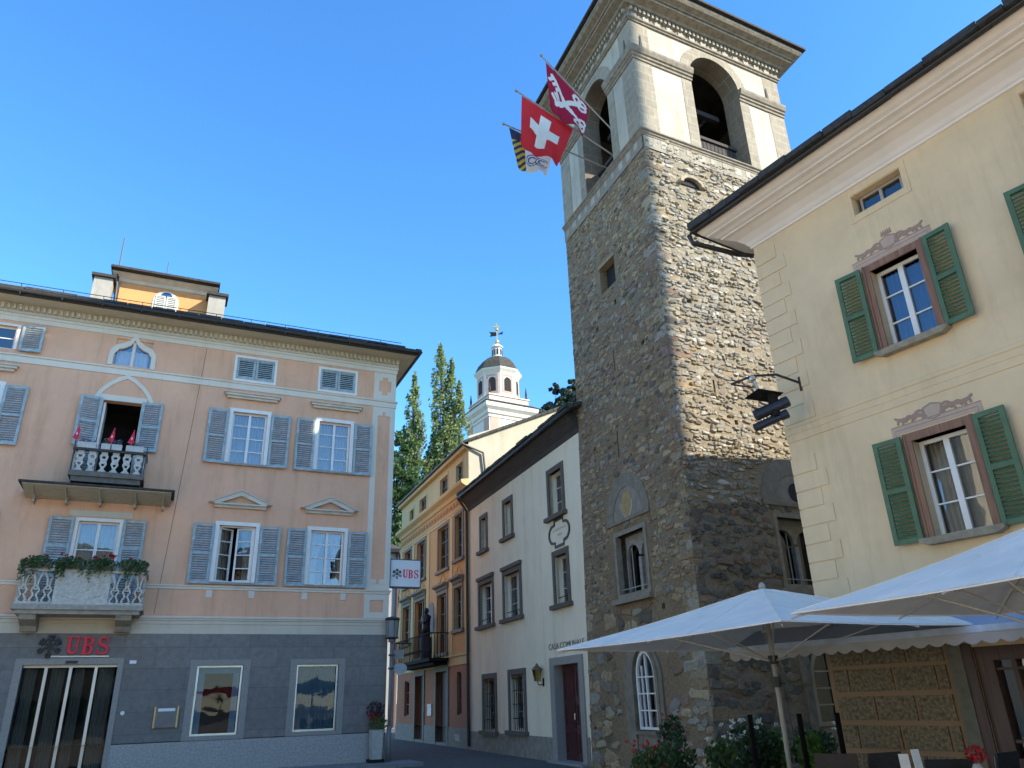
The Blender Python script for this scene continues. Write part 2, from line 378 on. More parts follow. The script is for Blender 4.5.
def window(parent, x0, x1, z0, z1, y=.12, cols=2, rows=4, frame=WFRAME, glass=GLASS, curtain=None, sill=None, surround=None, key='', bar=.028, f=.055, mid=.075):
    wd, h = x1 - x0, z1 - z0
    o = obj('window', cached('window|%.2f|%.2f|%d|%d|%s' % (wd, h, cols, rows, frame.name + key), lambda: casement_mb(wd, h, cols, rows, f, bar, mid), frame), parent, (x0, y, z0))
    obj('pane', cached('pane|%.2f|%.2f|%s' % (wd, h, glass.name), lambda: pane_mb(wd, h), glass), o)
    if curtain == 'net': part('curtain', curtain_mb(.04, wd - .04, .04, h - .04, .14), CURT, o)
    if curtain == 'half': part('curtain', curtain_mb(.04, wd - .04, .04, h * .55, .14), CURT, o)
    if curtain == 'pair':
        part('curtain', curtain_mb(.04, wd * .5, .04, h - .04, .14, 5, .02, .55), CURT, o); c = part('curtain', curtain_mb(.04, wd * .5, .04, h - .04, .14, 5, .02, .55), CURT, o, (wd, 0, 0)); c.scale = (-1, 1, 1)
    if curtain == 'blue': part('curtain', curtain_mb(.04, wd - .04, .04, h - .04, .12, 8, .03), CURTB, o)
    if sill:
        e, hh, pr = sill[:3]; part('sill', MB().box(-e, wd + e, -y - pr, -y - .003, -hh, -.004).box(.003, wd - .003, -y - .003, .02, -.05, -.002), sill[3], o)
    if surround:
        s_, pr, mt = surround; part('surround', MB().box(-s_, 0, -y - pr, -y - .002, 0, h + s_).box(wd, wd + s_, -y - pr, -y - .002, 0, h + s_).box(0, wd, -y - pr, -y - .002, h, h + s_), mt, o)
    return o
def leaves(mb, c, rad, n, size, m=0, shell=.3, flat=1.0):
    for _ in range(n):
        while True:
            p = Vector((random.uniform(-1, 1), random.uniform(-1, 1), random.uniform(-1, 1)))
            if shell < p.length < 1: break
        q = Vector((c[0] + p.x * rad[0], c[1] + p.y * rad[1], c[2] + p.z * rad[2]))
        d = Vector((random.gauss(0, 1), random.gauss(0, 1), random.gauss(0, flat))).normalized(); e = d.orthogonal().normalized(); s_ = size * random.uniform(.6, 1.3)
        g = d.cross(e)
        mb.add([q - e * s_, q + g * s_ * .55, q + e * s_, q - g * s_ * .55], [(0, 1, 2, 3)], m)
def arc(cx, cz, r, a0, a1, n=16, rz=None):
    rz = r if rz is None else rz
    return [(cx + r * math.cos(R(a0 + (a1 - a0) * i / n)), cz + rz * math.sin(R(a0 + (a1 - a0) * i / n))) for i in range(n + 1)]
def bez(p, n=8):
    o = []
    for i in range(n + 1):
        t = i / n; a = [(1 - t) ** 3, 3 * t * (1 - t) ** 2, 3 * t * t * (1 - t), t ** 3]
        o.append((sum(a[j] * p[j][0] for j in range(4)), sum(a[j] * p[j][1] for j in range(4))))
    return o
def letters_ubs(mb, x, z, w_, h, y0, y1, m=0):     # three bold serif capitals
    lw = w_ / 3.05
    def X(i, a): return x + (i * 1.03 + a * .96) * lw
    def Zz(b): return z + b * h
    # U
    mb.box(X(0, .12), X(0, .34), y0, y1, Zz(.3), Zz(1)); mb.box(X(0, .74), X(0, .85), y0, y1, Zz(.3), Zz(1))
    u = [(X(0, .23), Zz(.32))] + [(X(0, .23) + (X(0, .795) - X(0, .23)) * (1 - math.cos(math.pi * i / 10)) / 2, Zz(.32) - h * .25 * math.sin(math.pi * i / 10)) for i in range(1, 10)] + [(X(0, .795), Zz(.32))]
    mb.stroke(u, [lw * .21 - lw * .1 * i / 10 for i in range(11)], y0 + .001, y1 - .001)
    mb.box(X(0, .02), X(0, .46), y0 - .001, y1, Zz(.93), Zz(1.003)); mb.box(X(0, .62), X(0, .97), y0 - .001, y1, Zz(.93), Zz(1.003))
    # B
    mb.box(X(1, .14), X(1, .37), y0, y1, Zz(0), Zz(1)); mb.box(X(1, .03), X(1, .5), y0 - .001, y1, Zz(-.003), Zz(.07)); mb.box(X(1, .03), X(1, .5), y0 - .001, y1, Zz(.93), Zz(1.003)); mb.box(X(1, .37), X(1, .5), y0 + .001, y1, Zz(.49), Zz(.56))
    for zc, rr in ((.75, .215), (.265, .24)):
        pts = [(X(1, .48) + lw * .26 * math.sin(math.pi * i / 10) * 1.05, Zz(zc + rr * math.cos(math.pi * i / 10))) for i in range(11)]
        mb.stroke(pts, [lw * (.07 + .15 * math.sin(math.pi * i / 10)) for i in range(11)], y0 + .002, y1 - .002)
    # S
    s_ = bez([(X(2, .80), Zz(.72)), (X(2, .76), Zz(1.06)), (X(2, .16), Zz(1.06)), (X(2, .20), Zz(.70))], 8) + bez([(X(2, .20), Zz(.70)), (X(2, .24), Zz(.50)), (X(2, .84), Zz(.54)), (X(2, .82), Zz(.27))], 8)[1:] + bez([(X(2, .82), Zz(.27)), (X(2, .80), Zz(-.07)), (X(2, .16), Zz(-.07)), (X(2, .16), Zz(.30))], 8)[1:]
    n_ = len(s_); mb.stroke(s_, [lw * (.08 + .13 * math.sin(math.pi * i / (n_ - 1)) ** 2) for i in range(n_)], y0 + .001, y1 - .001)
    mb.box(X(2, .75), X(2, .84), y0 - .002, y1, Zz(.68), Zz(1.0)); mb.box(X(2, .12), X(2, .21), y0 - .002, y1, Zz(0), Zz(.32))
    return mb
def keys_mark(mb, cx, cz, r, y0, y1, m=0):          # three crossed keys
    for i, a in enumerate((90, 30, 150)):
        d = (math.cos(R(a)), math.sin(R(a))); nn = (-d[1], d[0]); e = .002 * i
        P_ = lambda t, s_=0: (cx + d[0] * t * r + nn[0] * s_ * r, cz + d[1] * t * r + nn[1] * s_ * r)
        mb.stroke([P_(-.66), P_(1)], r * .13, y0 - e, y1 + e * .2, m)
        for t0 in (.62, .86): mb.stroke([P_(t0, -.30), P_(t0, .30)], r * .15, y0 - e - .001, y1, m)
        c = P_(-.82); pts = arc(c[0], c[1], r * .19, 0, 360, 12); mb.stroke(pts, r * .10, y0 - e - .001, y1, m)
    return mb

# ================================================================== GROUND
PAVE = brickmat('dark_stone_paving', (.075, .073, .072), (.098, .094, .09), (.045, .043, .04), .55, .28, .012, .8, .4, 'XY', noisev=.35)
SIDE = brickmat('pale_granite_pavement', (.20, .20, .205), (.235, .235, .235), (.10, .10, .10), .9, .6, .008, .85, .3, 'XY', noisev=.25)
struct('ground', MB().poly([(-700, -700, 0), (700, -700, 0), (700, 900, 0), (-700, 900, 0)]), PAVE)

PLZ = brickmat('pale_granite_square', (.44, .40, .33), (.50, .46, .39), (.28, .26, .22), .5, .3, .012, .85, .3, 'XY', noisev=.15)
struct('square_paving', MB().poly([(-40, -45, .004), (40, -45, .004), (40, -2, .004), (.5, 2, .004), (-1.5, 12.5, .004), (-9, 16, .004), (-40, 2, .004)]), PLZ)

# ================================================================== PINK CORNER HOUSE
yP = R(24.57)
H = thing('corner_house', 'salmon pink three-storey corner house with blue-grey shutters and dark granite ground floor', 'house', (-3.93, 23.37, 0), yP)
XL = -16.1
holes = []
def hole(a, b, c, d, dp=.22): holes.append((a, b, c, d, dp)); return (a, b, c, d)
wins2 = []
for c in (-1.95, -4.53, -11.57, -14.15):
    wins2.append(hole(c - .5, c + .5, 8.3, 9.92)); wins2.append(hole(c - .5, c + .5, 4.84, 6.44))
atts = [hole(c - .57, c + .57, 11.02, 11.72, .2) for c in (-1.95, -4.52, -11.6, -14.2)]
bdoor = hole(-8.54, -7.55, 7.52, 9.83, .25); ldoor = hole(-8.56, -7.58, 4.07, 6.34, .25); ogee = hole(-8.5, -7.52, 10.96, 11.8, .2)
gw = [hole(-5.15, -3.98, .94, 2.66, .3), hole(-2.56, -1.39, .94, 2.66, .3), hole(-12.1, -10.93, .94, 2.66, .3), hole(-14.7, -13.5, .94, 2.66, .3)]
gdoor = hole(-9.16, -7.06, .0, 2.71, .5)
mb = MB(); mb.wall(XL, 0, 3.82, 12.1, [h for h in holes if h[2] > 3.8])
mb.box(XL, 0, 9, 9.3, 0, 12.3); mb.box(-.3, 0, .001, 9, 0, 12.1); mb.box(XL, XL + .3, .001, 9, 0, 12.1)
part('wall', mb, PINK, H)
part('granite_cladding', MB().wall(XL, 0, .85, 3.46, [h[:2] + (max(h[2], .85),) + h[3:] for h in holes if h[2] < 3], -.03).poly([(0, -.03, .85), (0, .1, .85), (0, .1, 3.46), (0, -.03, 3.46)]).poly([(XL, -.03, 3.46), (0, -.03, 3.46), (0, .05, 3.46), (XL, .05, 3.46)]), GRAN, H)
[part('granite_plinth', MB().box(a, b, -.05, .2, 0, .83), GRANL, H) for a, b in ((XL, -9.33), (-6.93, .02))]
room = MB()
for h in holes: room.room(h[0], h[1], h[2], h[3], h[4] + .001 if h[2] > 3.8 else .28, 1.8)
part('room_interior', room, DARK, H)
# string courses, frieze and cornice
tr = MB()
path = [(XL, 0), (0, 0), (0, 9)]
tr.sweep(path, [(0, 10.64), (.03, 10.65), (.03, 10.82), (.07, 10.84), (.07, 10.88), (0, 10.9)])
tr.sweep(path, [(0, 11.88), (.03, 11.89), (.03, 12.02), (.06, 12.04), (.06, 12.11), (0, 12.12)])
tr.sweep(path, [(0, 4.62), (.03, 4.63), (.03, 4.69), (.06, 4.7), (.06, 4.735), (0, 4.74)])
tr.sweep(path, [(0, 3.80), (.05, 3.81), (.05, 3.84), (.09, 3.86), (.09, 3.90), (0, 3.92)])
for c in (-1.95, -4.53, -11.57, -14.15):
    for s_ in (-.5, .62): tr.box(c + s_ - .14, c + s_ + .02, -.028, -.001, 4.42, 4.618)
part('string_courses', tr, WHT, H)
part('frieze', MB().sweep(path, [(0, 3.46), (.02, 3.462), (.02, 3.70), (.035, 3.71), (.035, 3.798), (0, 3.799)]), CREAMB, H)
co = MB(); co.sweep(path, [(0, 12.12), (.05, 12.13), (.05, 12.18), (.1, 12.38), (.16, 12.41), (.26, 12.42), (.34, 12.44), (.58, 12.45), (.60, 12.47), (.60, 12.49), (0, 12.495)])
x = XL + .1
while x < .05: co.box(x, x + .07, -.165, -.04, 12.21, 12.365); x += .145
part('cornice', co, CREAMB, H)
rf = MB(); ov = .78; zb = 12.5; zt = 12.6
def hip(mb, x0, x1, y0, y1, z, rise, ins, th=.1):
    # thin hip roof: eave rectangle to a ridge
    ry = (y0 + y1) / 2; e = [(x0, y0, z), (x1, y0, z), (x1, y1, z), (x0, y1, z)]; r0 = (x0 + ins, ry, z + rise); r1 = (x1 - ins, ry, z + rise)
    mb.poly([e[0], e[1], r1, r0]).poly([e[1], e[2], r1]).poly([e[2], e[3], r0, r1]).poly([e[3], e[0], r0])
    lo = [(x_, y_, z_ - th) for x_, y_, z_ in e]
    for i in range(4): mb.poly([e[i], e[(i + 1) % 4], lo[(i + 1) % 4], lo[i]])
    mb.poly(lo[::-1]); return mb
hip(rf, XL - .6, .62, -ov, 9.8, 12.57, 2.1, 5.2, .07)
roof = part('roof', rf, SLATE, H)
ed = MB()
for i in range(26):                               # uneven slabs along the eaves
    a = XL - .6 + i * .645; ed.box(a, a + .63, -ov - .05 - random.uniform(0, .05), -ov + .3, 12.52 + random.uniform(-.01, .02), 12.585 + random.uniform(0, .02))
for i in range(14):
    a = -ov + i * .7; ed.box(.45, .64 + random.uniform(0, .08), a, a + .68, 12.5, 12.585 + random.uniform(0, .03))
part('eave_slabs', ed, SLATED, roof)
g = MB(); g.tube([(XL - .6, -ov - .05, 12.46), (.58, -ov - .05, 12.46)], .06, 8); g.tube([(.60, -ov - .06, 12.46), (.64, 8, 12.46)], .06, 8)
g.tube([(XL - .6, -ov - .1, 12.66), (-.1, -ov - .1, 12.66)], .012, 5)
for i in range(16): a = XL + 1.02 * i; g.tube([(a, -ov - .1, 12.66), (a, -ov + .1, 12.56)], .010, 4); g.box(a, a + .03, -ov - .09, -ov + .1, 12.36, 12.5)
g.box(XL - .5, .5, -ov + .02, -.60, 12.41, 12.44)
part('gutter', g, GUT, roof)
# penthouse and chimneys
OCH = plaster('ochre_plaster', (.66, .315, .125), .08, .06)
pt = MB(); pt.box(-8.98, -6.2, 2.5, 5.5, 12.7, 15.12); pent = part('roof_lantern_room', pt, OCH, H)
q = MB(); q.sweep([(-8.98, 5.5), (-8.98, 2.5), (-6.2, 2.5), (-6.2, 5.5)], [(0, 14.98), (.06, 15.0), (.1, 15.1), (.28, 15.2), (.28, 15.26), (0, 15.27)]); part('penthouse_cornice', q, SCREAM, pent)
q = MB(); hip(q, -9.3, -5.88, 1.98, 5.9, 15.34, .5, 1.6, .08); part('penthouse_roof', q, SLATED, pent)
hx = -7.52
aw = [(hx - .40, 13.7), (hx + .40, 13.7)] + arc(hx, 14.5, .40, 0, 180, 12)
part('arched_window', MB().prism(aw, 2.47, 2.51), WFRAME, pent)
for sx in (-.33, .02):
    sm = shutter_mb(.31, .98, 1, .07, .04, .03); part('shutter', sm, plain('pale_shutter', (.5, .52, .50), .7), pent, (hx + sx, 2.43, 13.72))
part('pane', MB().prism(arc(hx, 14.66, .2, 0, 180, 10), 2.45, 2.465), GLASS, pent)
part('antenna', MB().tube([(-9.1, 2.3, 15.0), (-9.1, 2.3, 16.6)], .02, 5).tube([(-7.7, 3.6, 15.6), (-7.7, 3.6, 16.7)], .015, 5), GUT, pent)
CHIM = plaster('chimney_render', (.36, .345, .32), .2, .2)
for cx in (-9.42, -5.9):
    c = part('chimney', MB().box(cx - .29, cx + .26, 2.0, 2.6, 12.6, 14.80), CHIM, roof); part('chimney_cap', MB().box(cx - .37, cx + .34, 1.9, 2.7, 14.80, 14.90), SLATED, c)
q = MB(); q.tube([(-9.1, 2.38, 15.2), (-9.06, 2.42, 14.6), (-8.99, 2.42, 13.2)], .05, 8); part('downpipe', q, GUT, pent)
# corner pilaster
pl = MB(); fr = WHT
def frame_xz(mb, x0, x1, z0, z1, t, y0, y1):
    mb.box(x0, x0 + t, y0, y1, z0, z1).box(x1 - t, x1, y0, y1, z0, z1).box(x0 + t, x1 - t, y0, y1, z0, z0 + t).box(x0 + t, x1 - t, y0, y1, z1 - t, z1)
for (a, b, z0, z1) in ((-.75, 0, 3.925, 4.615), (-.75, 0, 4.745, 10.635), (-.75, 0, 10.905, 11.875)): frame_xz(pl, a, b, z0, z1, .17, -.022, -.001)
for z, s_ in ((10.47, -1), (4.92, 1)):              # notched ends of the long panel
    for xx in (-.58, -.33): pl.box(xx, xx + .16, -.022, -.001, min(z, z + .14 * s_), max(z, z + .14 * s_))
for xx in (-.585, -.285):
    for z in (11.07, 11.58): pl.box(xx, xx + .12, -.0215, -.001, z, z + .13)
part('corner_pilaster', pl, WHT, H)
def open_window(x0, x1, z0, z1):
    wd, h = x1 - x0, z1 - z0; q = MB(); frame_xz(q, 0, wd, 0, h, .04, 0, .06)
    o = part('window', q, WFRAME, H, (x0, .1, z0)); s_ = .11
    part('surround', MB().box(-s_, 0, -.12, -.102, 0, h + s_).box(wd, wd + s_, -.12, -.102, 0, h + s_).box(0, wd, -.12, -.102, h, h + s_), WFRAME, o)
    part('sill', MB().box(-.2, wd + .2, -.19, -.103, -.07, -.004).box(.003, wd - .003, -.103, .02, -.05, -.002), STONE, o)
    lw = wd / 2 - .04
    for hx_, ang, sx in ((.04, 34, 1), (wd - .04, 10, -1)):
        l_ = part('casement', casement_mb(lw, h - .08, 1, 4, .05, .026), WFRAME, o, (hx_, .02, .04)); l_.scale = (sx, 1, 1); l_.rotation_euler = (0, 0, R(ang) * sx)
        part('pane', pane_mb(lw, h - .08), GLASS, l_)
    part('curtain', curtain_mb(.05, .42, .04, h - .04, .38, 4, .03), CURT, o); c_ = part('curtain', curtain_mb(.05, .40, .04, h - .04, .16, 5, .02, .45), CURT, o, (wd, 0, 0)); c_.scale = (-1, 1, 1)
# windows of the two main floors
for i, c in enumerate((-1.95, -4.53, -11.57, -14.15)):
    for fl, (z0, z1) in enumerate(((8.3, 9.92), (4.84, 6.44))):
        if (fl, i) == (1, 1):
            open_window(c - .5, c + .5, z0, z1)
        else: window(H, c - .5, c + .5, z0, z1, .1, curtain=('net' if fl == 0 else 'pair') if (fl, i) != (1, 1) else 'half', sill=(.2, .07, .09, STONE), surround=(.11, .02, WFRAME))
        sw = .57; shutter(H, c - .62 - sw, c - .62, z0 - .06, z1 - .0, BLUE, 'L'); shutter(H, c + .62, c + .62 + sw, z0 - .06, z1 - .0, BLUE, 'R')
    hd = MB(); hd.box(c - .74, c + .74, -.10, -.002, 10.33, 10.40).box(c - .80, c + .80, -.16, -.002, 10.402, 10.47).box(c - .84, c + .84, -.2, -.002, 10.472, 10.5); part('window_hood', hd, SCREAM, H)
    pd = MB(); pd.sweep([(c - .72, 0), (c + .72, 0)], [(0, 6.93), (.08, 6.94), (.1, 6.99), (.17, 7.02), (.17, 7.06), (0, 7.065)])
    for s_ in (-1, 1):
        pd.prism([(c + s_ * .84, 7.066), (c, 7.43), (c, 7.30), (c + s_ * .55, 7.066)], -.15, -.002); pd.prism([(c + s_ * .88, 7.07), (c, 7.46), (c, 7.432), (c + s_ * .84, 7.066)], -.19, -.002)
    part('pediment', pd, SCREAM, H)
    if i != 2:
        a = MB(); frame_xz(a, c - .64, c + .64, 10.93, 11.8, .07, -.02, -.001); o = part('attic_window', a, WFRAME, H)
        for s_ in (0, 1): part('shutter', shutter_mb(.565, .70, 1), BLUE, o, (c - .57 + s_ * .575, .0, 11.02))
    else:
        window(H, c - .57, c + .57, 11.02, 11.72, .1, rows=2, surround=(.07, .02, WFRAME)); shutter(H, c + .7, c + 1.26, 10.98, 11.78, BLUE, 'R', rails=1)
# open casement of the first-floor window
# ogee attic window
og = [(-8.64, 10.93), (-8.64, 11.2), (-8.62, 11.4), (-8.5, 11.58), (-8.3, 11.66), (-8.14, 11.78), (-8.01, 12.0), (-7.88, 11.78), (-7.72, 11.66), (-7.52, 11.58), (-7.4, 11.4), (-7.38, 11.2), (-7.38, 10.93)]
oi = [(-8.01 + (x + 8.01) * .8, 10.93 + (z - 10.93) * .8) for x, z in og]
a = MB()
for i in range(len(og) - 1): a.prism([og[i], og[i + 1], oi[i + 1], oi[i]], -.04, .05)
a.box(-8.05, -7.97, .02, .06, 10.96, 11.75)
# pink spandrels that close the corners of the opening round the ogee head
sp = MB(); sp.poly([(-8.52, .045, 11.82)] + [(x_, .045, z_) for x_, z_ in [p for p in oi if p[0] <= -8.01][::-1]] + [(-8.52, .045, 10.94)]).poly([(-7.5, .045, 11.82), (-7.5, .045, 10.94)] + [(x_, .045, z_) for x_, z_ in [p for p in oi if p[0] >= -8.01][::-1]])
og_o = part('ogee_window', a, WHT, H); part('spandrel', sp, PINK, og_o); part('pane', MB().poly([(x_, .055, z_) for x_, z_ in oi]), GLASS, og_o); part('curtain', curtain_mb(-8.45, -7.6, 10.96, 11.5, .2, 6), CURT, og_o)
# upper balcony door with its pointed blind arch
a = MB(); o1 = [(-8.82, 9.86), (-8.70, 10.12), (-8.5, 10.36), (-8.25, 10.56), (-8.03, 10.68), (-7.81, 10.56), (-7.56, 10.36), (-7.36, 10.12), (-7.24, 9.86)]
i1 = [(-8.03 + (x + 8.03) * .84, 9.86 + (z - 9.86) * .84) for x, z in o1]
for i in range(8): a.prism([o1[i], o1[i + 1], i1[i + 1], i1[i]], -.03, -.001)
a.box(-8.66, -7.42, -.025, -.001, 9.83, 10.0); a.box(-8.64, -8.54, -.02, .05, 7.52, 9.829).box(-7.55, -7.45, -.02, .05, 7.52, 9.829)
part('pointed_arch', a, WHT, H)
a = MB(); a.box(-8.53, -8.47, .1, .62, 7.53, 9.8).box(-8.535, -8.53, .16, .56, 7.7, 9.7); part('open_door_leaf', a, WFRAME, H)
shutter(H, -9.11, -8.55, 8.38, 9.86, BLUE, 'L', 12); shutter(H, -7.53, -6.97, 8.38, 9.86, BLUE, 'R', 5); shutter(H, -9.0, -8.57, 7.53, 8.34, BLUE, 'L', 6, 1); shutter(H, -7.52, -7.25, 7.53, 8.34, BLUE, 'R', 6, 1)
# lower balcony door
window(H, -8.56, -7.58, 4.10, 6.34, .1, rows=3, curtain='net', surround=(.09, .02, WFRAME))
part('door_panel', MB().box(-8.8, -7.3, -.02, -.001, 6.46, 6.62), CREAMB, H)
shutter(H, -9.24, -8.66, 4.10, 6.40, BLUE, 'L', 5, 3); shutter(H, -7.48, -6.92, 4.10, 6.40, BLUE, 'R', 5, 3)
# balconies
def baluster_flat(mb, x, y, z0, h, w_, t=.05):
    pts = [(-.42, 0), (-.42, .06), (-.25, .12), (-.15, .20), (-.28, .30), (-.42, .42), (-.30, .55), (-.40, .68), (-.46, .80), (-.30, .92), (-.36, 1)]
    Lx = [(x + a * w_, z0 + b * h) for a, b in pts]; Rx = [(x - a * w_, z0 + b * h) for a, b in pts]
    for i in range(len(pts) - 1):
        if i in (4, 7):                             # pierced
            m_ = lambda p, q: (p[0] + (q[0] - p[0]) * .3, p[1])
            mb.prism([Lx[i], Lx[i + 1], m_(Lx[i + 1], Rx[i + 1]), m_(Lx[i], Rx[i])], y, y + t); mb.prism([m_(Rx[i], Lx[i]), m_(Rx[i + 1], Lx[i + 1]), Rx[i + 1], Rx[i]], y, y + t)
        else: mb.prism([Lx[i], Lx[i + 1], Rx[i + 1], Rx[i]], y, y + t)
DSLAB = plain('weathered_dark_slab', (.13, .125, .11), .9, .25, 8, bs=.3)
bal = part('upper_balcony', MB().box(-8.95, -7.15, -.84, -.002, 7.36, 7.5).box(-8.88, -7.22, -.78, -.002, 7.22, 7.359), DSLAB, H)
q = MB()
for i in range(6): baluster_flat(q, -8.75 + i * .28, -.78, 7.5, .56, .235)
for i in range(3):
    t = MB(); baluster_flat(t, 0, 0, 7.5, .56, .22)
    for xx in (-8.9, -7.22): q.add([(xx + y_, -.62 + .24 * i + x_, z_) for x_, y_, z_ in t.v], t.f)
part('baluster', q, CASTW, bal)
q = MB(); q.box(-8.95, -7.15, -.84, -.72, 8.062, 8.12); q.box(-8.95, -8.85, -.72, -.002, 8.063, 8.11).box(-7.25, -7.15, -.72, -.002, 8.063, 8.11)
for xx in (-8.93, -7.19): q.box(xx, xx + .03, -.83, -.80, 7.5, 8.3)
part('handrail', q, GUT, bal)
cn = MB(); cw = [(-9.62, -.001, 6.80), (-6.52, -.001, 6.80)]
cn.loft([(-9.9, -.95, 7.02), (-6.4, -.95, 7.02), (-6.4, -.001, 6.86), (-9.9, -.001, 6.86)], [(-9.9, -.95, 7.05), (-6.4, -.95, 7.05), (-6.4, -.001, 6.89), (-9.9, -.001, 6.89)])
for xx in (-9.7, -8.95, -8.15, -7.3, -6.6): cn.prism([(xx, 6.72), (xx + .05, 6.72), (xx + .05, 6.9), (xx, 6.9)], -.3, -.003); cn.tube([(xx + .02, -.02, 6.72), (xx + .02, -.85, 7.0)], .022, 6)
cano = part('balcony_canopy', cn, plain('pale_boards', (.42, .39, .33), .8), H)
cn = MB(); cn.loft([(-9.98, -1.02, 7.052), (-6.32, -1.02, 7.052), (-6.32, -.002, 7.052), (-9.98, -.002, 7.052)], [(-9.98, -1.02, 7.10), (-6.32, -1.02, 7.10), (-7.0, -.002, 7.34), (-9.3, -.002, 7.34)]); part('canopy_slates', cn, SLATED, cano)
lb = part('lower_balcony', MB().box(-9.55, -6.65, -1.0, -.002, 3.94, 4.06).box(-9.47, -6.73, -.93, -.002, 3.84, 3.939), STONE, H)
for xx in (-9.36, -7.26):
    part('bracket', MB().add([(xx + a, y_, z_) for a in (0, .36) for y_, z_ in ((-.04, 3.48), (-.28, 3.48), (-.36, 3.60), (-.8, 3.72), (-.86, 3.838), (-.04, 3.838))], [(0, 1, 2, 3, 4, 5), (11, 10, 9, 8, 7, 6)] + [(i, (i + 1) % 6, (i + 1) % 6 + 6, i + 6) for i in range(6)]), STONE, lb)
def lyre(mb, x, y, z0, h, w_, t=.05):
    for s_ in (-1, 1):
        mb.stroke([(x + s_ * a * w_, z0 + b * h) for a, b in ((.08, 0), (.38, .12), (.12, .28), (.34, .42), (.1, .56), (.16, .75), (.42, 1))], .045, y, y + t)
    mb.stroke(arc(x, z0 + h * .5, w_ * .16, 0, 360, 10), .03, y - .002, y + t)
q = MB(); n_ = 3
for a, b in ((-9.5, -8.72), (-7.5, -6.7)):
    for i in range(n_): lyre(q, a + (b - a) * (i + .5) / n_, -.96, 4.06, .78, .25)
for i in range(3):
    t = MB(); lyre(t, 0, 0, 4.06, .78, .25)
    for xx in (-9.5, -6.75): q.add([(xx + y_, -.78 + .27 * i + x_, z_) for x_, y_, z_ in t.v], t.f)
q.box(-9.5, -6.7, -.955, -.915, 4.06, 4.12)
part('baluster', q, CASTW, lb)
q = MB(); q.box(-8.72, -7.5, -.97, -.91, 4.061, 4.84)
for s_ in (-1, 1): q.stroke([(-8.11 + s_ * a, z_) for a, z_ in ((.1, 4.2), (.4, 4.3), (.5, 4.5), (.3, 4.62), (.2, 4.5))], .05, -.985, -.968)
q.prism(arc(-8.11, 4.52, .17, 0, 360, 14)[:-1], -.985, -.968); part('parapet_panel', q, CASTW, lb)
part('handrail', MB().box(-9.55, -6.65, -1.0, -.88, 4.842, 4.91).box(-9.55, -9.43, -.88, -.002, 4.842, 4.91).box(-6.77, -6.65, -.88, -.002, 4.842, 4.91), CASTW, lb)
# ground floor: shop windows and sliding door
for (a, b, c, d), kind in zip(gw[:3], ('blind', 'plain', 'plain')):
    o = obj('window', MB().box(a - .18, a, -.05, .05, c - .1, d + .14).box(b, b + .17, -.05, .05, c - .1, d + .14).box(a, b, -.05, .05, d, d + .14).box(a, b, -.05, .05, c - .1, c).mesh('window', GRANF), H)
    part('frame', MB().box(a, a + .05, .08, .14, c, d).box(b - .05, b, .08, .14, c, d).box(a + .05, b - .05, .08, .14, d - .05, d).box(a + .05, b - .05, .08, .14, c, c + .05), STEEL, o)
    part('pane', MB().poly([(a + .04, .11, c + .04), (b - .04, .11, c + .04), (b - .04, .11, d - .04), (a + .04, .11, d - .04)]), GLASSD, o)
    if kind == 'blind':
        bl = MB(); bl.box(a + .06, a + .22, .2, .23, c + .05, d - .05).box(b - .22, b - .06, .2, .23, c + .05, d - .05).box(a + .22, b - .22, .2, .23, d - .2, d - .05); part('display_frame', bl, plain('blue_grey_panel', (.30, .46, .58), .6), o)
    else: part('curtain', curtain_mb(a + .06, b - .06, c + .05, d - .05, .17, 12, .012), clothmat('grey_blind', (.36, .47, .52), .3), o)
a, b, c, d = gdoor[0], gdoor[1], 0, 2.71
o = obj('sliding_door', MB().box(a - .17, a, -.06, .06, 0, d + .15).box(b, b + .13, -.06, .06, 0, d + .15).box(a, b, -.06, .06, d, d + .15).mesh('sliding_door', GRANF), H)
q = MB()
for xx in (-8.66, -8.12, -7.55): q.box(xx - .035, xx + .035, .12, .18, .02, d - .02)
q.box(a, b, .12, .17, 0, .06); q.box(a, b, .121, .169, d - .06, d); part('door_frame', q, STEEL, o)
part('pane', MB().poly([(a, .15, .06), (b, .15, .06), (b, .15, d - .06), (a, .15, d - .06)]), GLASSD, o)
DRP = clothmat('pale_drape', (.46, .37, .29), .3)
for xa, xb in ((a + .04, a + .30), (a + .62, a + .92), (a + 1.12, a + 1.36), (b - .42, b - .06)): part('curtain', curtain_mb(xa, xb, .05, d - .08, .30, 4, .03), DRP, o)
part('door_sensor', MB().box(-8.24, -7.98, -.10, -.061, 2.74, 2.80), BLACKP, o)
part('notice', MB().box(-6.80, -6.64, -.042, -.0305, 2.72, 2.80), SIGNW, H)
part('bell_plate', MB().prism(arc(-6.78, 1.55, .05, 0, 360, 12)[:-1], -.05, -.031), SIGNW, H)
part('wall_anchor', MB().tube([(-6.02, -.006, 12.0), (-6.2, -.006, 8.0), (-6.4, -.006, 3.95)], .007, 5), plain('cable_brown', (.24, .14, .10), .9), H)
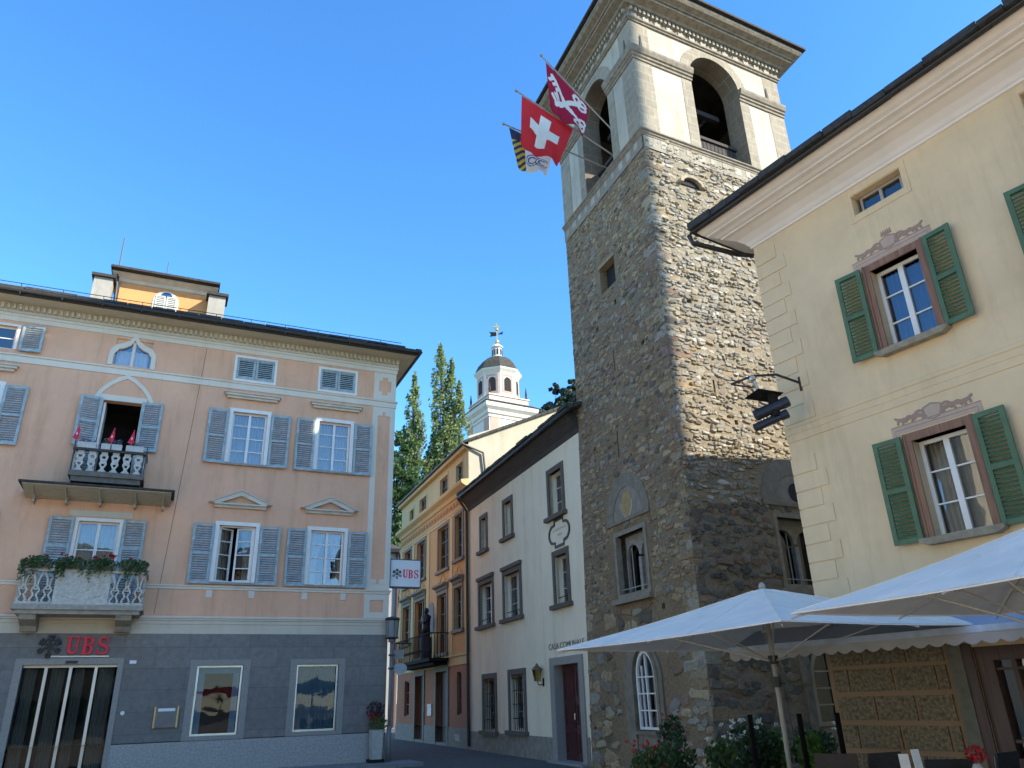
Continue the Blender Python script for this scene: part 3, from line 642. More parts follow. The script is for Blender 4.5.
# things fixed to it
def local(Ob, x, y, z):
    a = Ob.rotation_euler.z; return (Ob.location.x + x * math.cos(a) - y * math.sin(a), Ob.location.y + x * math.sin(a) + y * math.cos(a), Ob.location.z + z)
sg = thing('bank_sign', 'red raised serif UBS lettering with three dark crossed keys above the sliding door', 'sign', local(H, -8.3, -.03, 2.95), yP)
part('lettering', letters_ubs(MB(), 0, 0, 1.0, .42, -.1, -.01), RED, sg); part('key_emblem', keys_mark(MB(), -.36, .2, .27, -.09, -.012), BLACKP, sg); part('rail', MB().box(-.3, 1.0, -.03, -.004, -.06, -.03), STEEL, sg)
ml = thing('wall_mailbox', 'small steel deposit box with brass edges set in the dark granite wall', 'mailbox', local(H, -5.76, -.03, 1.18), yP)
part('body', MB().box(-.25, .25, -.06, -.002, 0, .48), plain('mailbox_grey', (.13, .125, .13), .4, metal=.4), ml); part('brass_edge', MB().box(-.29, -.251, -.07, -.003, -.01, .49).box(.251, .29, -.07, -.003, -.01, .49), plain('brass', (.45, .32, .14), .4, metal=.7), ml); part('slot', MB().box(-.2, .2, -.072, -.061, .38, .45), SIGNW, ml)
bs = thing('projecting_sign', 'white square UBS box sign with key emblem projecting from the pink corner', 'sign', local(H, .05, .25, 4.87), yP)
part('sign_case', MB().box(0, .98, -.12, .12, 0, .84), SIGNW, bs); q = MB(); frame_xz(q, -.012, .992, -.012, .852, .03, -.126, .126); q.box(-.06, -.013, -.2, .2, .1, .75).box(-.25, -.061, -.04, .04, .35, .5); part('sign_edge', q, plain('sign_edge_grey', (.08, .09, .11), .5), bs)
part('lettering', letters_ubs(MB(), .40, .28, .52, .25, -.135, -.121), RED, bs); part('key_emblem', keys_mark(MB(), .22, .40, .15, -.133, -.121), BLACKP, bs)
LEAFD = leafmat('dark_leaf', (.02, .045, .012), (.055, .10, .03)); LEAFM = leafmat('mid_leaf', (.035, .075, .02), (.09, .15, .045)); LEAFL = leafmat('light_leaf', (.06, .13, .02), (.13, .22, .05))
PETR = leafmat('red_petal', (.35, .01, .012), (.55, .03, .03), .2); PETP = leafmat('pink_petal', (.5, .12, .22), (.6, .35, .38), .2); PETV = leafmat('violet_petal', (.22, .12, .4), (.35, .22, .5), .2); PETW = leafmat('white_petal', (.65, .62, .58), (.8, .78, .75), .25)
BOXW = plain('box_white', (.45, .45, .44), .7); TERR = plain('terracotta', (.30, .13, .07), .85, .2)
lab = ['white box of violet and pink flowers at the left end of the upper balcony rail', 'white box of pink flowers left of centre on the upper balcony rail', 'white box of violet flowers right of centre on the upper balcony rail', 'long white box of violet flowers at the right end of the upper balcony rail']
for i, (a, b) in enumerate(((-8.86, -8.42), (-8.30, -8.08), (-8.05, -7.80), (-7.70, -7.26))):
    t = thing('flower_box', lab[i], 'flower box', local(H, (a + b) / 2, -.78, 8.12), yP, 'flower boxes on the upper balcony'); w_ = (b - a) / 2
    part('trough', MB().box(-w_, w_, -.09, .09, .0, .16), BOXW, t); f = MB(); leaves(f, (0, 0, .2), (w_ * .9, .08, .07), 60, .03); part('foliage', f, LEAFM, t)
    f = MB(); leaves(f, (0, 0, .27), (w_ * .95, .08, .07), 26, .028); part('blossom', f, PETV if i % 2 == 0 else PETP, t)
labs = ['box of trailing green plants at the left end of the lower balcony', 'box of trailing plants with a few red geraniums, left of centre on the lower balcony', 'box of trailing plants with the most red geraniums, right of centre on the lower balcony', 'box of trailing green plants at the right end of the lower balcony']
for i, (a, b) in enumerate(((-9.5, -8.85), (-8.78, -8.15), (-8.08, -7.42), (-7.35, -6.7))):
    t = thing('flower_box', labs[i], 'flower box', local(H, (a + b) / 2, -.98, 4.91), yP, 'flower boxes on the lower balcony'); w_ = (b - a) / 2
    part('trough', MB().box(-w_, w_, -.1, .1, 0, .15), DSLAB, t); f = MB(); leaves(f, (0, -.05, .15), (w_ + .05, .19, .15), 560, .04, shell=0)
    for _ in range(9):
        cx = random.uniform(-w_, w_); L_ = random.uniform(.12, .45)
        leaves(f, (cx, -.15, .1 - L_ / 2), (.06, .05, L_ / 2 + .05), int(26 * L_ / .3), .032)
    part('foliage', f, LEAFM, t)
    f = MB(); [leaves(f, (random.uniform(-w_, w_) * .8, random.uniform(-.1, .05), .31 + random.uniform(-.03, .07)), (.05, .05, .035), 16, .03) for _ in range((2, 4, 8, 2)[i])]
    part('blossom', f, PETR, t)
RFL = plain('red_flag_cloth', (.60, .02, .05), .8); WFL = plain('white_flag_cloth', (.75, .73, .72), .8)
for i, (xx, lb_) in enumerate(((-8.93, 'small red flag with white cross, leftmost on the upper balcony against the blue shutter'), (-8.09, 'small red flag with white cross in the middle of the open balcony door'), (-7.6, 'small red flag with white cross at the right edge of the open balcony door'))):
    t = thing('small_flag', lb_, 'flag', local(H, xx, -.74, 8.12), yP, 'little flags on the upper balcony')
    part('stick', MB().tube([(0, 0, 0), (.03, 0, .66)], .007, 5), WFL, t); part('cloth', MB().prism([(.03, .66), (-.03, .46), (-.09, .27), (.0, .22), (.05, .25), (.06, .45)], -.035, -.02), RFL, t)
    part('cross', MB().box(-.025, .02, -.042, -.0355, .38, .40).box(-.012, .008, -.042, -.0355, .355, .43), WFL, t)
pv = MB(); pv.box(XL, .75, -1.35, -.051, .004, .10); o = part('pavement', pv, SIDE, None, (-3.93, 23.37, 0), yP); o['kind'] = 'structure'

# street lamp with small signs
L = thing('street_lamp', 'grey steel street lamp post with cylindrical lantern and two small signs at the pink corner', 'street lamp', local(H, .02, -.42, .10))
part('pole', MB().tube([(0, 0, 0), (0, 0, 3.15)], .05, 12).tube([(0, 0, 0), (0, 0, .9)], .065, 12).tube([(0, 0, 3.12), (0, 0, 3.2)], .10, 12), plain('galvanised', (.17, .175, .18), .7), L, smooth=True)
q = part('lantern', MB().lathe([(.16, 3.26), (.19, 3.72)], seg=16, caps=False), clothmat('frosted_panel', (.34, .35, .37), .3), L)
part('cap', MB().lathe([(.10, 3.2), (.2, 3.23), (.19, 3.26), (.05, 3.262)], seg=16).lathe([(.2, 3.72), (.22, 3.75), (.2, 3.80), (.04, 3.84)], seg=16), GUT, q)
st = MB()
for kk in range(6): a_ = kk * math.pi / 3; st.tube([(.165 * math.cos(a_), .165 * math.sin(a_), 3.26), (.195 * math.cos(a_), .195 * math.sin(a_), 3.73)], .008, 4)
st.lathe([(.05, 3.26), (.06, 3.5), (.04, 3.6)], seg=10); part('lantern_bars', st, GUT, q)
part('direction_plate', MB().box(.08, .36, -.03, .01, 2.66, 2.90), plain('plate_grey', (.22, .21, .20), .6), L, rotz=.3)
part('oval_plate', MB().prism(arc(.26, 2.40, .20, 0, 360, 18, .15)[:-1], -.03, .0), plain('plate_pale', (.30, .33, .36), .5), L, rotz=.3)
part('clamp', MB().box(-.07, .1, -.07, .07, 2.74, 2.79).box(-.07, .1, -.07, .07, 2.38, 2.43), GUT, L)
p = thing('flower_pot', 'tall pale planter with dark red and yellow-green flowers beside the lamp post', 'planter', local(H, -.32, -.35, .10), yP)
part('pot', MB().lathe([(.19, .08), (.235, .80), (.25, .82), (.22, .82), (.2, .76)], seg=4, rot=math.pi / 4), plain('pale_concrete', (.42, .41, .39), .85), p); part('stand', MB().box(-.2, .2, -.2, .2, 0, .08), IRON, p)
f = MB(); leaves(f, (.05, 0, .98), (.28, .25, .24), 240, .04); part('foliage', f, LEAFL, p); f = MB(); leaves(f, (-.05, -.02, 1.32), (.27, .24, .24), 240, .04); part('dark_foliage', f, leafmat('dark_red_leaf', (.03, .02, .02), (.12, .02, .03)), p); f = MB(); leaves(f, (-.1, -.1, 1.15), (.2, .2, .14), 60, .035); part('blossom', f, PETR, p)

# ================================================================== WHITE TOWN HALL
yW = R(-68.25)
WALLW = plaster('whitewash', (.82, .73, .57), .07, .13)
WOODD = wood('dark_stone_trim', (.085, .078, .075), .85)
TRIM = plain('dark_stone_frame', (.115, .09, .07), .85, .2, 10, bs=.3)
T = thing('town_hall', 'white rendered three-storey house with dark stone window frames joined to the stone tower', 'house', (1.66, 20.49, 0), yW)
wh = [(-8.2, -7.32, 6.64, 7.98), (-5.72, -4.74, 6.64, 8.0), (-1.85, -.64, 6.5, 7.98), (-8.45, -6.78, 4.0, 5.6), (-5.88, -4.16, 4.0, 5.58), (-1.72, -.6, 3.98, 5.5), (-8.12, -6.66, .62, 2.42), (-5.58, -4.08, .68, 2.46)]
t_ = .16
hs = [(a + t_, b - t_, c + .02, d - t_, .35) for a, b, c, d in wh] + [(-1.97, -.29, 0, 2.5, .3)]
mb = MB(); mb.wall(-9.5, .55, 0, 8.75, hs, cell=None); 
def edgeW(z): return 5.23 - (4.75 + .45 * max(0, 1 - z / 9)) + .03
mb.v = [((edgeW(z) if abs(x - .55) < 1e-6 else x), y, z) for x, y, z in mb.v]
mb.box(-9.49, -9.2, .002, 8, 0, 9.0)
part('wall', mb, WALLW, T)
pl_ = MB(); xs_ = [-9.5, -8.0, -6.2, -4.3, -2.21]
PLW = plain('grey_plinth', (.25, .23, .20), .9, .25, 5, bs=.4)
for a, b in zip(xs_, xs_[1:]): pl_.box(a + .004, b - .004, -.03, -.001, 0, .58 + .02 * ((a * 7) % 1))
part('plinth', pl_, PLW, T); part('plinth', MB().box(-.1, -.0, -.03, -.001, 0, .66), PLW, T)
room = MB(); [room.room(h[0], h[1], h[2], h[3], .36, 1.6) for h in hs]; part('room_interior', room, DARK, T)
for i, (a, b, c, d) in enumerate(wh):
    o = obj('window', MB().box(a, a + t_, -.035, .1, c, d).box(b - t_, b, -.035, .1, c, d).box(a + t_, b - t_, -.035, .1, d - t_, d).mesh('window', TRIM), T)
    part('sill', MB().box(a - .12, b + .1, -.13, .1, c - .1, c + .018), TRIM, o)
    if i in (3, 4): part('hood', MB().box(a - .04, b + .04, -.09, .02, d + .002, d + .12), TRIM, o)
    iw, ih = b - a - 2 * t_, d - c - t_ - .02
    part('frame', casement_mb(iw, ih, 2, 3, .06, .03, .08), plain('grey_white_frame', (.5, .5, .48), .6) if i != 3 else WFRAME, o, (a + t_, .20, c + .02)); part('pane', pane_mb(iw, ih, .03), GLASS, o, (a + t_, .20, c + .02))
    if i in (2, 5, 3, 4): part('curtain', curtain_mb(iw * .45, iw - .05, .04, ih - .04, .14, 5), CURT, o, (a + t_, .2, c + .02))
    if i in (3, 4, 5): part('guard_bar', MB().tube([(a + t_, .06, c + .22), (b - t_, .06, c + .22)], .012, 5), IRON, o)
    if i >= 6:
        gb = MB(); x = a + t_ + .12
        while x < b - t_: gb.tube([(x, .08, c + .02), (x, .08, d - t_)], .013, 5); x += .17
        for zz in (.35, .75, 1.15, 1.5): gb.box(a + t_, b - t_, .07, .09, c + zz, c + zz + .02)
        part('iron_grille', gb, IRON, o)
    r_ = MB()
a, b, d = -2.2, -.12, 2.62
dr = obj('entrance', MB().box(a, a + .3, -.05, .295, 0, d).box(b - .24, b, -.05, .295, 0, d).box(a + .3, b - .24, -.05, .295, 2.42, d).box(a - .05, b + .05, -.22, .5, -.01, .06).mesh('entrance', GRANF), T)
DWOOD = wood('dark_red_door', (.085, .022, .018), .5)
lf = MB(); lf.box(-1.9, -.36, .21, .26, .06, 2.42)
for xx in (-1.80, -1.08):
    for z0, z1 in ((.2, .75), (.85, 1.45), (1.55, 2.3)): frame_xz(lf, xx, xx + .62, z0, z1, .05, .19, .211)
part('door_leaf', lf, DWOOD, dr); part('handle', MB().tube([(-1.16, .17, 1.05), (-1.16, .17, 1.2)], .018, 6), STEEL, dr)
part('door_eye', MB().ball((-1.2, -.03, 2.80), .045), GUT, T)
# lettering over the door
fc = bpy.data.curves.new('inscription', 'FONT'); fc.body = "CASA COMUNALE"; fc.size = .2; fc.extrude = .004; fo = bpy.data.objects.new('inscription_tmp', fc); COL.objects.link(fo)
bpy.context.view_layer.update(); me = bpy.data.meshes.new_from_object(fo.evaluated_get(bpy.context.evaluated_depsgraph_get())); bpy.data.objects.remove(fo)
me.materials.clear(); me.materials.append(plain('letter_grey', (.17, .16, .15), .8)); ws = max(v.co.x for v in me.vertices) or 1
for v in me.vertices: v.co = (v.co.x * 2.3 / ws, -v.co.z, v.co.y * 1.15)
obj('inscription', me, T, (-2.28, -.008, 2.84))
# medallion
md = MB(); cx, cz = -1.16, 5.98
out = []
q_ = [(-.3, .38), (.3, .38), (.3, .27)] + arc(.24, 0, .46, 52, -52, 8, .30) + [(.3, -.27), (.3, -.38), (-.3, -.38), (-.3, -.27)] + arc(-.24, 0, .46, 232, 128, 8, .30) + [(-.3, .27), (-.3, .38)]
md.stroke([(cx + x_, cz + z_) for x_, z_ in q_], .075, -.03, -.002); mo = part('medallion', md, BLACKP, T)
sc_ = MB(); rr_ = random.Random(3)
for z_, x0_, x1_ in ((.06, -.42, .42), (-.10, -.12, .16)):
    x = x0_
    while x < x1_: sc_.stroke([(cx + x, cz + z_ + rr_.uniform(0, .02)), (cx + x + rr_.uniform(-.01, .03), cz + z_ + rr_.uniform(.06, .09))], .016, -.005, -.002); x += rr_.uniform(.045, .075)
part('faded_script', sc_, plain('faded_grey', (.30, .29, .28), .9), mo)
# roof with wide timber soffit
SOFF = wood('dark_soffit', (.055, .042, .032), .85, 0)
rf = MB(); rf.sweep([(-9.53, 0), (.5, 0)], [(0, 8.48), (.02, 8.49), (.06, 8.62), (.36, 8.98), (.36, 9.05), (0, 9.05)]); so_ = part('soffit', rf, SOFF, T)
rf = MB(); rf.loft([(-9.58, -.42, 9.03), (0.85, -.42, 9.03), (0.85, -.06, 9.17), (.3, 0, 9.2), (.3, 4.5, 10.9), (-9.58, 4.5, 10.9)], [(x_, y_, z_ + .12) for x_, y_, z_ in [(-9.58, -.42, 9.03), (0.85, -.42, 9.03), (0.85, -.06, 9.17), (.3, 0, 9.2), (.3, 4.5, 10.9), (-9.58, 4.5, 10.9)]])
rf.poly([(-9.58, 4.5, 11.02), (.3, 4.5, 11.02), (.3, 9, 9.2), (-9.58, 9, 9.2)])
rw = part('roof', rf, SLATE, T)
ed = MB(); x = -9.58
while x < .75:
    wd = random.uniform(.3, .6); ed.box(x, x + wd - .01, -.46 - random.uniform(0, .06), -.1, 9.10 + random.uniform(-.01, .02), 9.17 + random.uniform(0, .05)); x += wd
part('eave_slabs', ed, plain('mossy_slate', (.045, .05, .03), .95, .4, 10, bs=.5), rw); part('gutter', MB().tube([(-9.62, -.45, 9.02), (.8, -.45, 9.02)], .06, 8).tube([(-9.58, -.42, 9.0), (-9.53, -.1, 8.5), (-9.50, -.07, .1)], .055, 8), GUT, rw)
ln = thing('wall_lantern', 'old brass and glass wall lantern on a black bracket left of the red door', 'lantern', local(T, -2.75, 0, 2.0), yW)
part('bracket', MB().box(-.04, .04, -.02, -.001, -.1, .12).tube([(0, -.01, -.05), (0, -.16, -.06), (0, -.2, .04)], .016, 6), IRON, ln)
part('glass_body', MB().lathe([(.09, .06), (.14, .34)], 0, -.2, 6), glassmat('amber_glass', (.8, .65, .3), 1.5, .3), ln); part('hood', MB().lathe([(.16, .34), (.15, .37), (.05, .46), (.02, .52)], 0, -.2, 6).lathe([(.10, .04), (.10, .06)], 0, -.2, 6), plain('old_brass', (.16, .12, .05), .6, metal=.4), ln)

# ================================================================== OCHRE HOUSE UP THE STREET
yO = R(-67.44)
OCW = plaster('apricot_plaster', (.58, .33, .13), .08, .10); OCY = plaster('yellow_trim', (.60, .47, .24), .06, .08); OCR = plaster('brick_red_render', (.36, .15, .075), .10, .12)
GAB = plaster('pale_yellow_gable', (.50, .465, .375), .12, .12)
Oh = thing('ochre_house', 'apricot town house with grey window hoods and an iron balcony behind the white house', 'house', (-1.865, 29.32, 0), yO)
XO = -11.0
ow = [(-7.6, -6.25, 6.85, 8.6), (-4.15, -2.65, 6.75, 8.6), (-1.70, -.72, 6.85, 8.65), (-10.0, -8.8, 6.85, 8.6), (-10.1, -8.8, 4.15, 5.9), (-7.8, -6.2, 3.4, 5.9), (-4.15, -2.85, 3.4, 5.75), (-1.80, -.85, 4.15, 5.75)]
oa = [(-9.3, -8.5, 9.95, 10.6), (-7.4, -6.2, 9.9, 10.7), (-3.95, -2.8, 9.95, 10.8), (-1.6, -.7, 10.0, 10.8)]
og_ = [(-9.5, -8.65, 1.0, 2.5), (-7.5, -6.2, .1, 2.65), (-4.25, -2.75, .1, 2.7), (-1.55, -1.0, 1.1, 2.6)]
ohs = [(a, b, c, d, .25) for a, b, c, d in ow + oa + og_]
part('wall', MB().wall(XO, 0, 3.25, 9.4, [h for h in ohs if 3.25 < h[2] < 9]).box(XO, 0, 9, 9.2, 0, 11.2), OCW, Oh)
part('attic_wall', MB().wall(XO, 0, 9.85, 11.25, [h for h in ohs if h[2] > 9]), OCY, Oh)
part('ground_floor_render', MB().wall(XO, 0, .68, 2.85, [h[:2] + (max(.68, h[2]),) + h[3:] for h in ohs if h[2] < 3]), OCR, Oh)
part('plinth', MB().wall(XO, 0, 0, .679, [h[:3] + (.679,) + h[4:] for h in ohs if h[2] < .6], -.03).poly([(XO, -.03, .679), (0, -.03, .679), (0, .0, .679), (XO, 0, .679)]), plain('grey_plinth_stone', (.22, .205, .18), .9, .2, 6), Oh)
part('vent', MB().box(-1.7, -1.1, -.04, -.031, .22, .45), BLACKP, Oh)
part('letter_plate', MB().box(-5.45, -4.85, -.05, -.001, 1.05, 1.5), plain('plate_white', (.5, .52, .52), .5), Oh)
# side wall with the sunlit gable
part('gable_wall', MB().poly([(-.001, .001, 0), (-.001, 9, 0), (-.001, 9, 11.6), (-.001, 4.8, 13.55), (-.001, .001, 11.65)]).box(-.4, -.002, .002, 9, 0, 11.2), GAB, Oh)
room = MB(); [room.room(h[0], h[1], h[2], h[3], .26, 1.5) for h in ohs]; part('room_interior', room, DARK, Oh)
tr = MB(); pth = [(XO - .02, 0), (.0, 0)]
tr.sweep(pth, [(0, 2.851), (.03, 2.86), (.03, 3.15), (.07, 3.18), (.07, 3.24), (0, 3.249)]); tr.sweep(pth, [(0, 9.4), (.06, 9.42), (.12, 9.55), (.30, 9.66), (.32, 9.74), (.32, 9.8), (0, 9.849)]); tr.sweep(pth, [(0, 8.72), (.04, 8.73), (.04, 8.82), (.07, 8.85), (.07, 8.9), (0, 8.91)])
for xx in (-10.9, -8.55, -5.9, -2.45, -.42): tr.box(xx, xx + .4, -.035, -.001, 3.25, 8.718)
part('cornice', tr, OCY, Oh)
fz = MB(); rr_ = random.Random(11); x = XO + .15
while x < -.3:                                       # painted garland frieze
    fz.stroke(bez([(x, 9.02), (x + .12, 9.32), (x + .3, 9.34), (x + .32, 9.08)], 6), .05, -.012, -.002); fz.prism(arc(x + .18, 9.12, .07, 0, 360, 8)[:-1], -.012, -.002); x += .46
part('painted_frieze', fz, plain('frieze_brown', (.34, .20, .09), .9), Oh)
OG = plain('grey_stone_hood', (.20, .19, .155), .85, .2, 8)
GFR = plain('grey_casement', (.14, .14, .13), .6)
for i, (a, b, c, d) in enumerate(ow):
    o = window(Oh, a, b, c, d, .12, rows=3, frame=GFR, curtain='net' if i in (2, 7) else None)
    part('surround', MB().box(a - .12, a, -.04, -.001, c, d).box(b, b + .12, -.04, -.001, c, d).box(a - .12, b + .12, -.04, -.001, d, d + .14).box(a - .2, b + .2, -.12, -.001, c - .12, c - .001), OG, o, (-a, -.12, -c))
    if i >= 4:
        part('hood', MB().sweep([(a - .18, 0), (b + .18, 0)], [(0, d + .16), (.06, d + .17), (.1, d + .26), (.24, d + .32), (.24, d + .4), (0, d + .41)]), OG, o, (-a, -.12, -c))
        cr = MB(); m_ = (a + b) / 2
        for s_ in (-1, 1): cr.stroke([(m_ + s_ * q * (b - a) * .5, d + .45 + z) for q, z in ((1, .02), (.7, .2), (.5, .08), (.25, .3), (0, .4))], .05, -.03, -.003)
        part('stucco_crest', cr, OCY, o, (-a, -.12, -c))
for a, b, c, d in oa: window(Oh, a, b, c, d, .1, rows=2, frame=GFR, surround=(.1, .02, OCY))
for i, (a, b, c, d) in enumerate(og_):
    if i in (1, 2):
        o = obj('street_door', MB().box(a, b, .2, .25, c, d).box((a + b) / 2 - .03, (a + b) / 2 + .03, .18, .2, c, d).mesh('street_door', wood('brown_door', (.06, .04, .028))), Oh)
        part('door_frame', MB().box(a - .2, a, -.05, .1, 0, d + .2).box(b, b + .2, -.05, .1, 0, d + .2).box(a, b, -.05, .1, d, d + .2), OG, o)
    else: window(Oh, a, b, c, d, .1, cols=1, rows=3, frame=GFR)
bl = part('iron_balcony', MB().box(-8.3, -2.5, -.85, -.002, 3.06, 3.18).box(-8.1, -2.7, -.6, -.002, 2.93, 3.059), IRON, Oh)
ir = MB(); ir.box(-8.3, -2.5, -.86, -.82, 4.1, 4.14)
for xx in (-8.3, -2.54): ir.box(xx, xx + .04, -.82, -.002, 4.1, 4.14)
x = -8.28
while x < -2.5: ir.tube([(x, -.84, 3.18), (x, -.84, 4.1)], .014, 4); ir.stroke(arc(x + .07, 3.5, .05, 0, 360, 8), .014, -.848, -.832); x += .17
for i in range(6):
    for xx in (-8.28, -2.52): ir.tube([(xx, -.1 - .13 * i, 3.18), (xx, -.1 - .13 * i, 4.1)], .014, 4)
part('railing', ir, IRON, bl)
part('niche', MB().prism([(-5.5, 4.3), (-4.7, 4.3)] + arc(-5.1, 5.2, .4, 0, 180, 10), -.03, -.001), plain('niche_grey', (.20, .20, .22), .9), Oh)
stt = thing('statue', 'small dark robed statue standing in the niche above the iron balcony', 'statue', local(Oh, -4.55, -.40, 3.18), yO)
s_ = MB(); s_.lathe([(.26, 0), (.26, .9), (.20, .95), (.16, 1.0)], seg=10); part('pedestal', s_, GUT, stt)
s_ = MB(); s_.lathe([(.20, 1.0), (.17, 1.35), (.19, 1.6), (.22, 1.78), (.10, 1.86), (.06, 1.9)], seg=12); s_.ball((0, 0, 2.0), .12, 10, 8, sc=(.85, .95, 1.15)); s_.tube([(-.2, 0, 1.74), (-.3, -.08, 1.5), (-.16, -.22, 1.42)], .06, 7, r1=.045); s_.tube([(.2, 0, 1.74), (.28, -.1, 1.55), (.1, -.22, 1.5)], .06, 7, r1=.045); part('figure', s_, BLACKP, stt, smooth=True)
rf = MB(); rf.loft([(XO - .2, -.22, 11.32), (.12, -.22, 11.32), (.12, 4.8, 13.55), (XO - .2, 4.8, 13.55)], [(XO - .2, -.22, 11.42), (.12, -.22, 11.42), (.12, 4.8, 13.68), (XO - .2, 4.8, 13.68)]); rf.loft([(XO - .2, 4.8, 13.55), (.12, 4.8, 13.55), (.12, 9.4, 11.4), (XO - .2, 9.4, 11.4)], [(XO - .2, 4.8, 13.68), (.12, 4.8, 13.68), (.12, 9.4, 11.53), (XO - .2, 9.4, 11.53)])
rfo = part('roof', rf, SLATE, Oh); part('eave_board', MB().box(XO - .1, .0, -.2, -.002, 11.10, 11.28), OCY, rfo); part('gutter', MB().tube([(XO - .2, -.27, 11.3), (.1, -.27, 11.3)], .06, 6).tube([(.05, -.25, 11.25), (.1, .6, 10.95), (.08, .75, 9.4)], .05, 6), GUT, rfo)

# ================================================================== STONE TOWER
yTL, yTR = R(-67.96), R(27.3)
S = thing('stone_tower', 'tall rubble stone tower with arched plastered belfry and dark slate cap', 'tower', (3.62, 15.63, 0), 0)
FL = obj('tmp', None); bpy.data.objects.remove(FL)
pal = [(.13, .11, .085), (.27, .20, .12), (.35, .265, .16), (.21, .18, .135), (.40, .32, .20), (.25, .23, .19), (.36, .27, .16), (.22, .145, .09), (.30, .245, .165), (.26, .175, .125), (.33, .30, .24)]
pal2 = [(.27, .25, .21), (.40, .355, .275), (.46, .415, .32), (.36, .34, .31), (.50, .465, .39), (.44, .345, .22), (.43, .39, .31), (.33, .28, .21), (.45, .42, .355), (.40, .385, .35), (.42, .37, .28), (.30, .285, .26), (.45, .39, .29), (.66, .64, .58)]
pal3 = [(.16, .14, .115), (.24, .20, .15), (.13, .12, .105), (.29, .245, .18), (.20, .18, .155), (.25, .17, .12), (.22, .20, .16), (.27, .23, .17)]  # palette for the larger base stones, with the shade there painted in
STL = stonemat('shaded_side_stone', [k(c, 1.12) for c in pal], .5); STR = stonemat('square_side_stone', [k(c, .88) for c in pal2], .46, .7); STD = stonemat('shade_toned_base_stone', pal3, .45, .7); MOL = mortarmat('brown_mortar', (.28, .205, .12), 1.0); MORT = mortarmat('pale_mortar', (.33, .28, .20), 1.0)
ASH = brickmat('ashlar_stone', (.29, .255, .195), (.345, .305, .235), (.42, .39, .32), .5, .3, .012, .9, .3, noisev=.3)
PANL = plaster('belfry_plaster', (.50, .47, .395), .18, .26)
MOLD = plain('moulded_greystone', (.23, .20, .155), .9, .3, 7, bs=.4)
LIME = plaster('lime_white', (.42, .40, .34), .25, .25)
WL, WR, ZB = 4.75, 5.62, 15.1
def wl(z): return 4.75 + .45 * max(0, 1 - z / 9)
# left (street) face
hl = [(-2.82, -2.0, 11.85, 12.66, .6), (-3.12, -1.8, 3.72, 5.18, .5), (-2.72, -1.9, .88, 2.4, .35), (-2.63, -2.57, 7.1, 7.8, .4), (-2.5, -2.44, 9.4, 10.0, .4), (-3.3, -3.15, 10.9, 11.05, .4), (-1.1, -.95, 9.5, 9.62, .4), (-3.9, -3.78, 7.6, 7.75, .3), (-1.3, -1.18, 3.3, 3.42, .3), (-2.2, -2.08, 11.2, 11.35, .3)]
def excl_of(hs, arcs):
    def f(q):
        a, b, c, d = q
        for h in hs:
            if a < h[1] - .0 and b > h[0] and c < h[3] and d > h[2]: return True
        for cx, cz, r_ in arcs:
            if math.hypot(max(a - cx, 0, cx - b), max(c - cz, 0, cz - d)) < r_ and d > cz - .06: return True
        return False
    return f
rs1 = random.Random(21)
mb = MB(); mb.wall(-WL, 0, -.1, ZB, hl, 0, cell=.4); mb.v = [(x * wl(z) / WL, y, z) for x, y, z in mb.v]
hL = lambda z, r: r.uniform(.15, .30) if z < 3.4 else r.uniform(.055, .14)
stones(mb, -WL, 0, -.05, ZB - .02, excl_of(hl + [(-3.3, -1.6, 3.5, 5.3), (-3.0, -1.9, 11.7, 12.8), (-3.2, -1.6, .3, 2.0)], [(-2.47, 5.56, 1.0), (-2.4, 1.95, .82)]), rs1, hL, (.9, 2.8), (.004, .026), lambda x, z: .22 if z > 3 else .10, lambda x, z: (x * wl(z) / WL, z), jit=.24, tilt=.12, gap=.005)
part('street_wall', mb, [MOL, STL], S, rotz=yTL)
hr = [(2.5, 3.95, 3.65, 5.2, .5), (2.72, 4.0, .9, 2.3, .4), (1.2, 1.26, 8.0, 8.35, .3), (.75, .9, 10.3, 10.42, .3), (4.2, 4.35, 11.0, 11.15, .3), (2.3, 2.42, 9.3, 9.42, .3), (3.4, 3.5, 8.4, 8.55, .3), (1.7, 1.8, 7.3, 7.42, .3), (3.0, 3.12, 11.9, 12.0, .3)]
mb = MB(); mb.wall(0, WR, -.1, ZB, hr, 0, cell=.4)
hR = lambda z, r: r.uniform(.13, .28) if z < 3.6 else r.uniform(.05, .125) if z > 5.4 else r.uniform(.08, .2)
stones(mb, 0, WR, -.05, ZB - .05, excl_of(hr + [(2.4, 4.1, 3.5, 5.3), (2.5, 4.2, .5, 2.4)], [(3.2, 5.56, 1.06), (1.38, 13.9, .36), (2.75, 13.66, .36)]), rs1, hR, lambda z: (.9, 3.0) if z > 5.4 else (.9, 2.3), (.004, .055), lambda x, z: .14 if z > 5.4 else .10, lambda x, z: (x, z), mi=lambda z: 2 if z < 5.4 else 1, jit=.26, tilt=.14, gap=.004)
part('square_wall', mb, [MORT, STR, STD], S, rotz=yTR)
cosd = lambda a: math.cos(a); e1 = Vector((math.cos(yTL), math.sin(yTL), 0)); e2 = Vector((math.cos(yTR), math.sin(yTR), 0))
C0 = Vector((0, 0, 0)); CL = -e1 * WL; CR = e2 * WR; CB = CL + CR
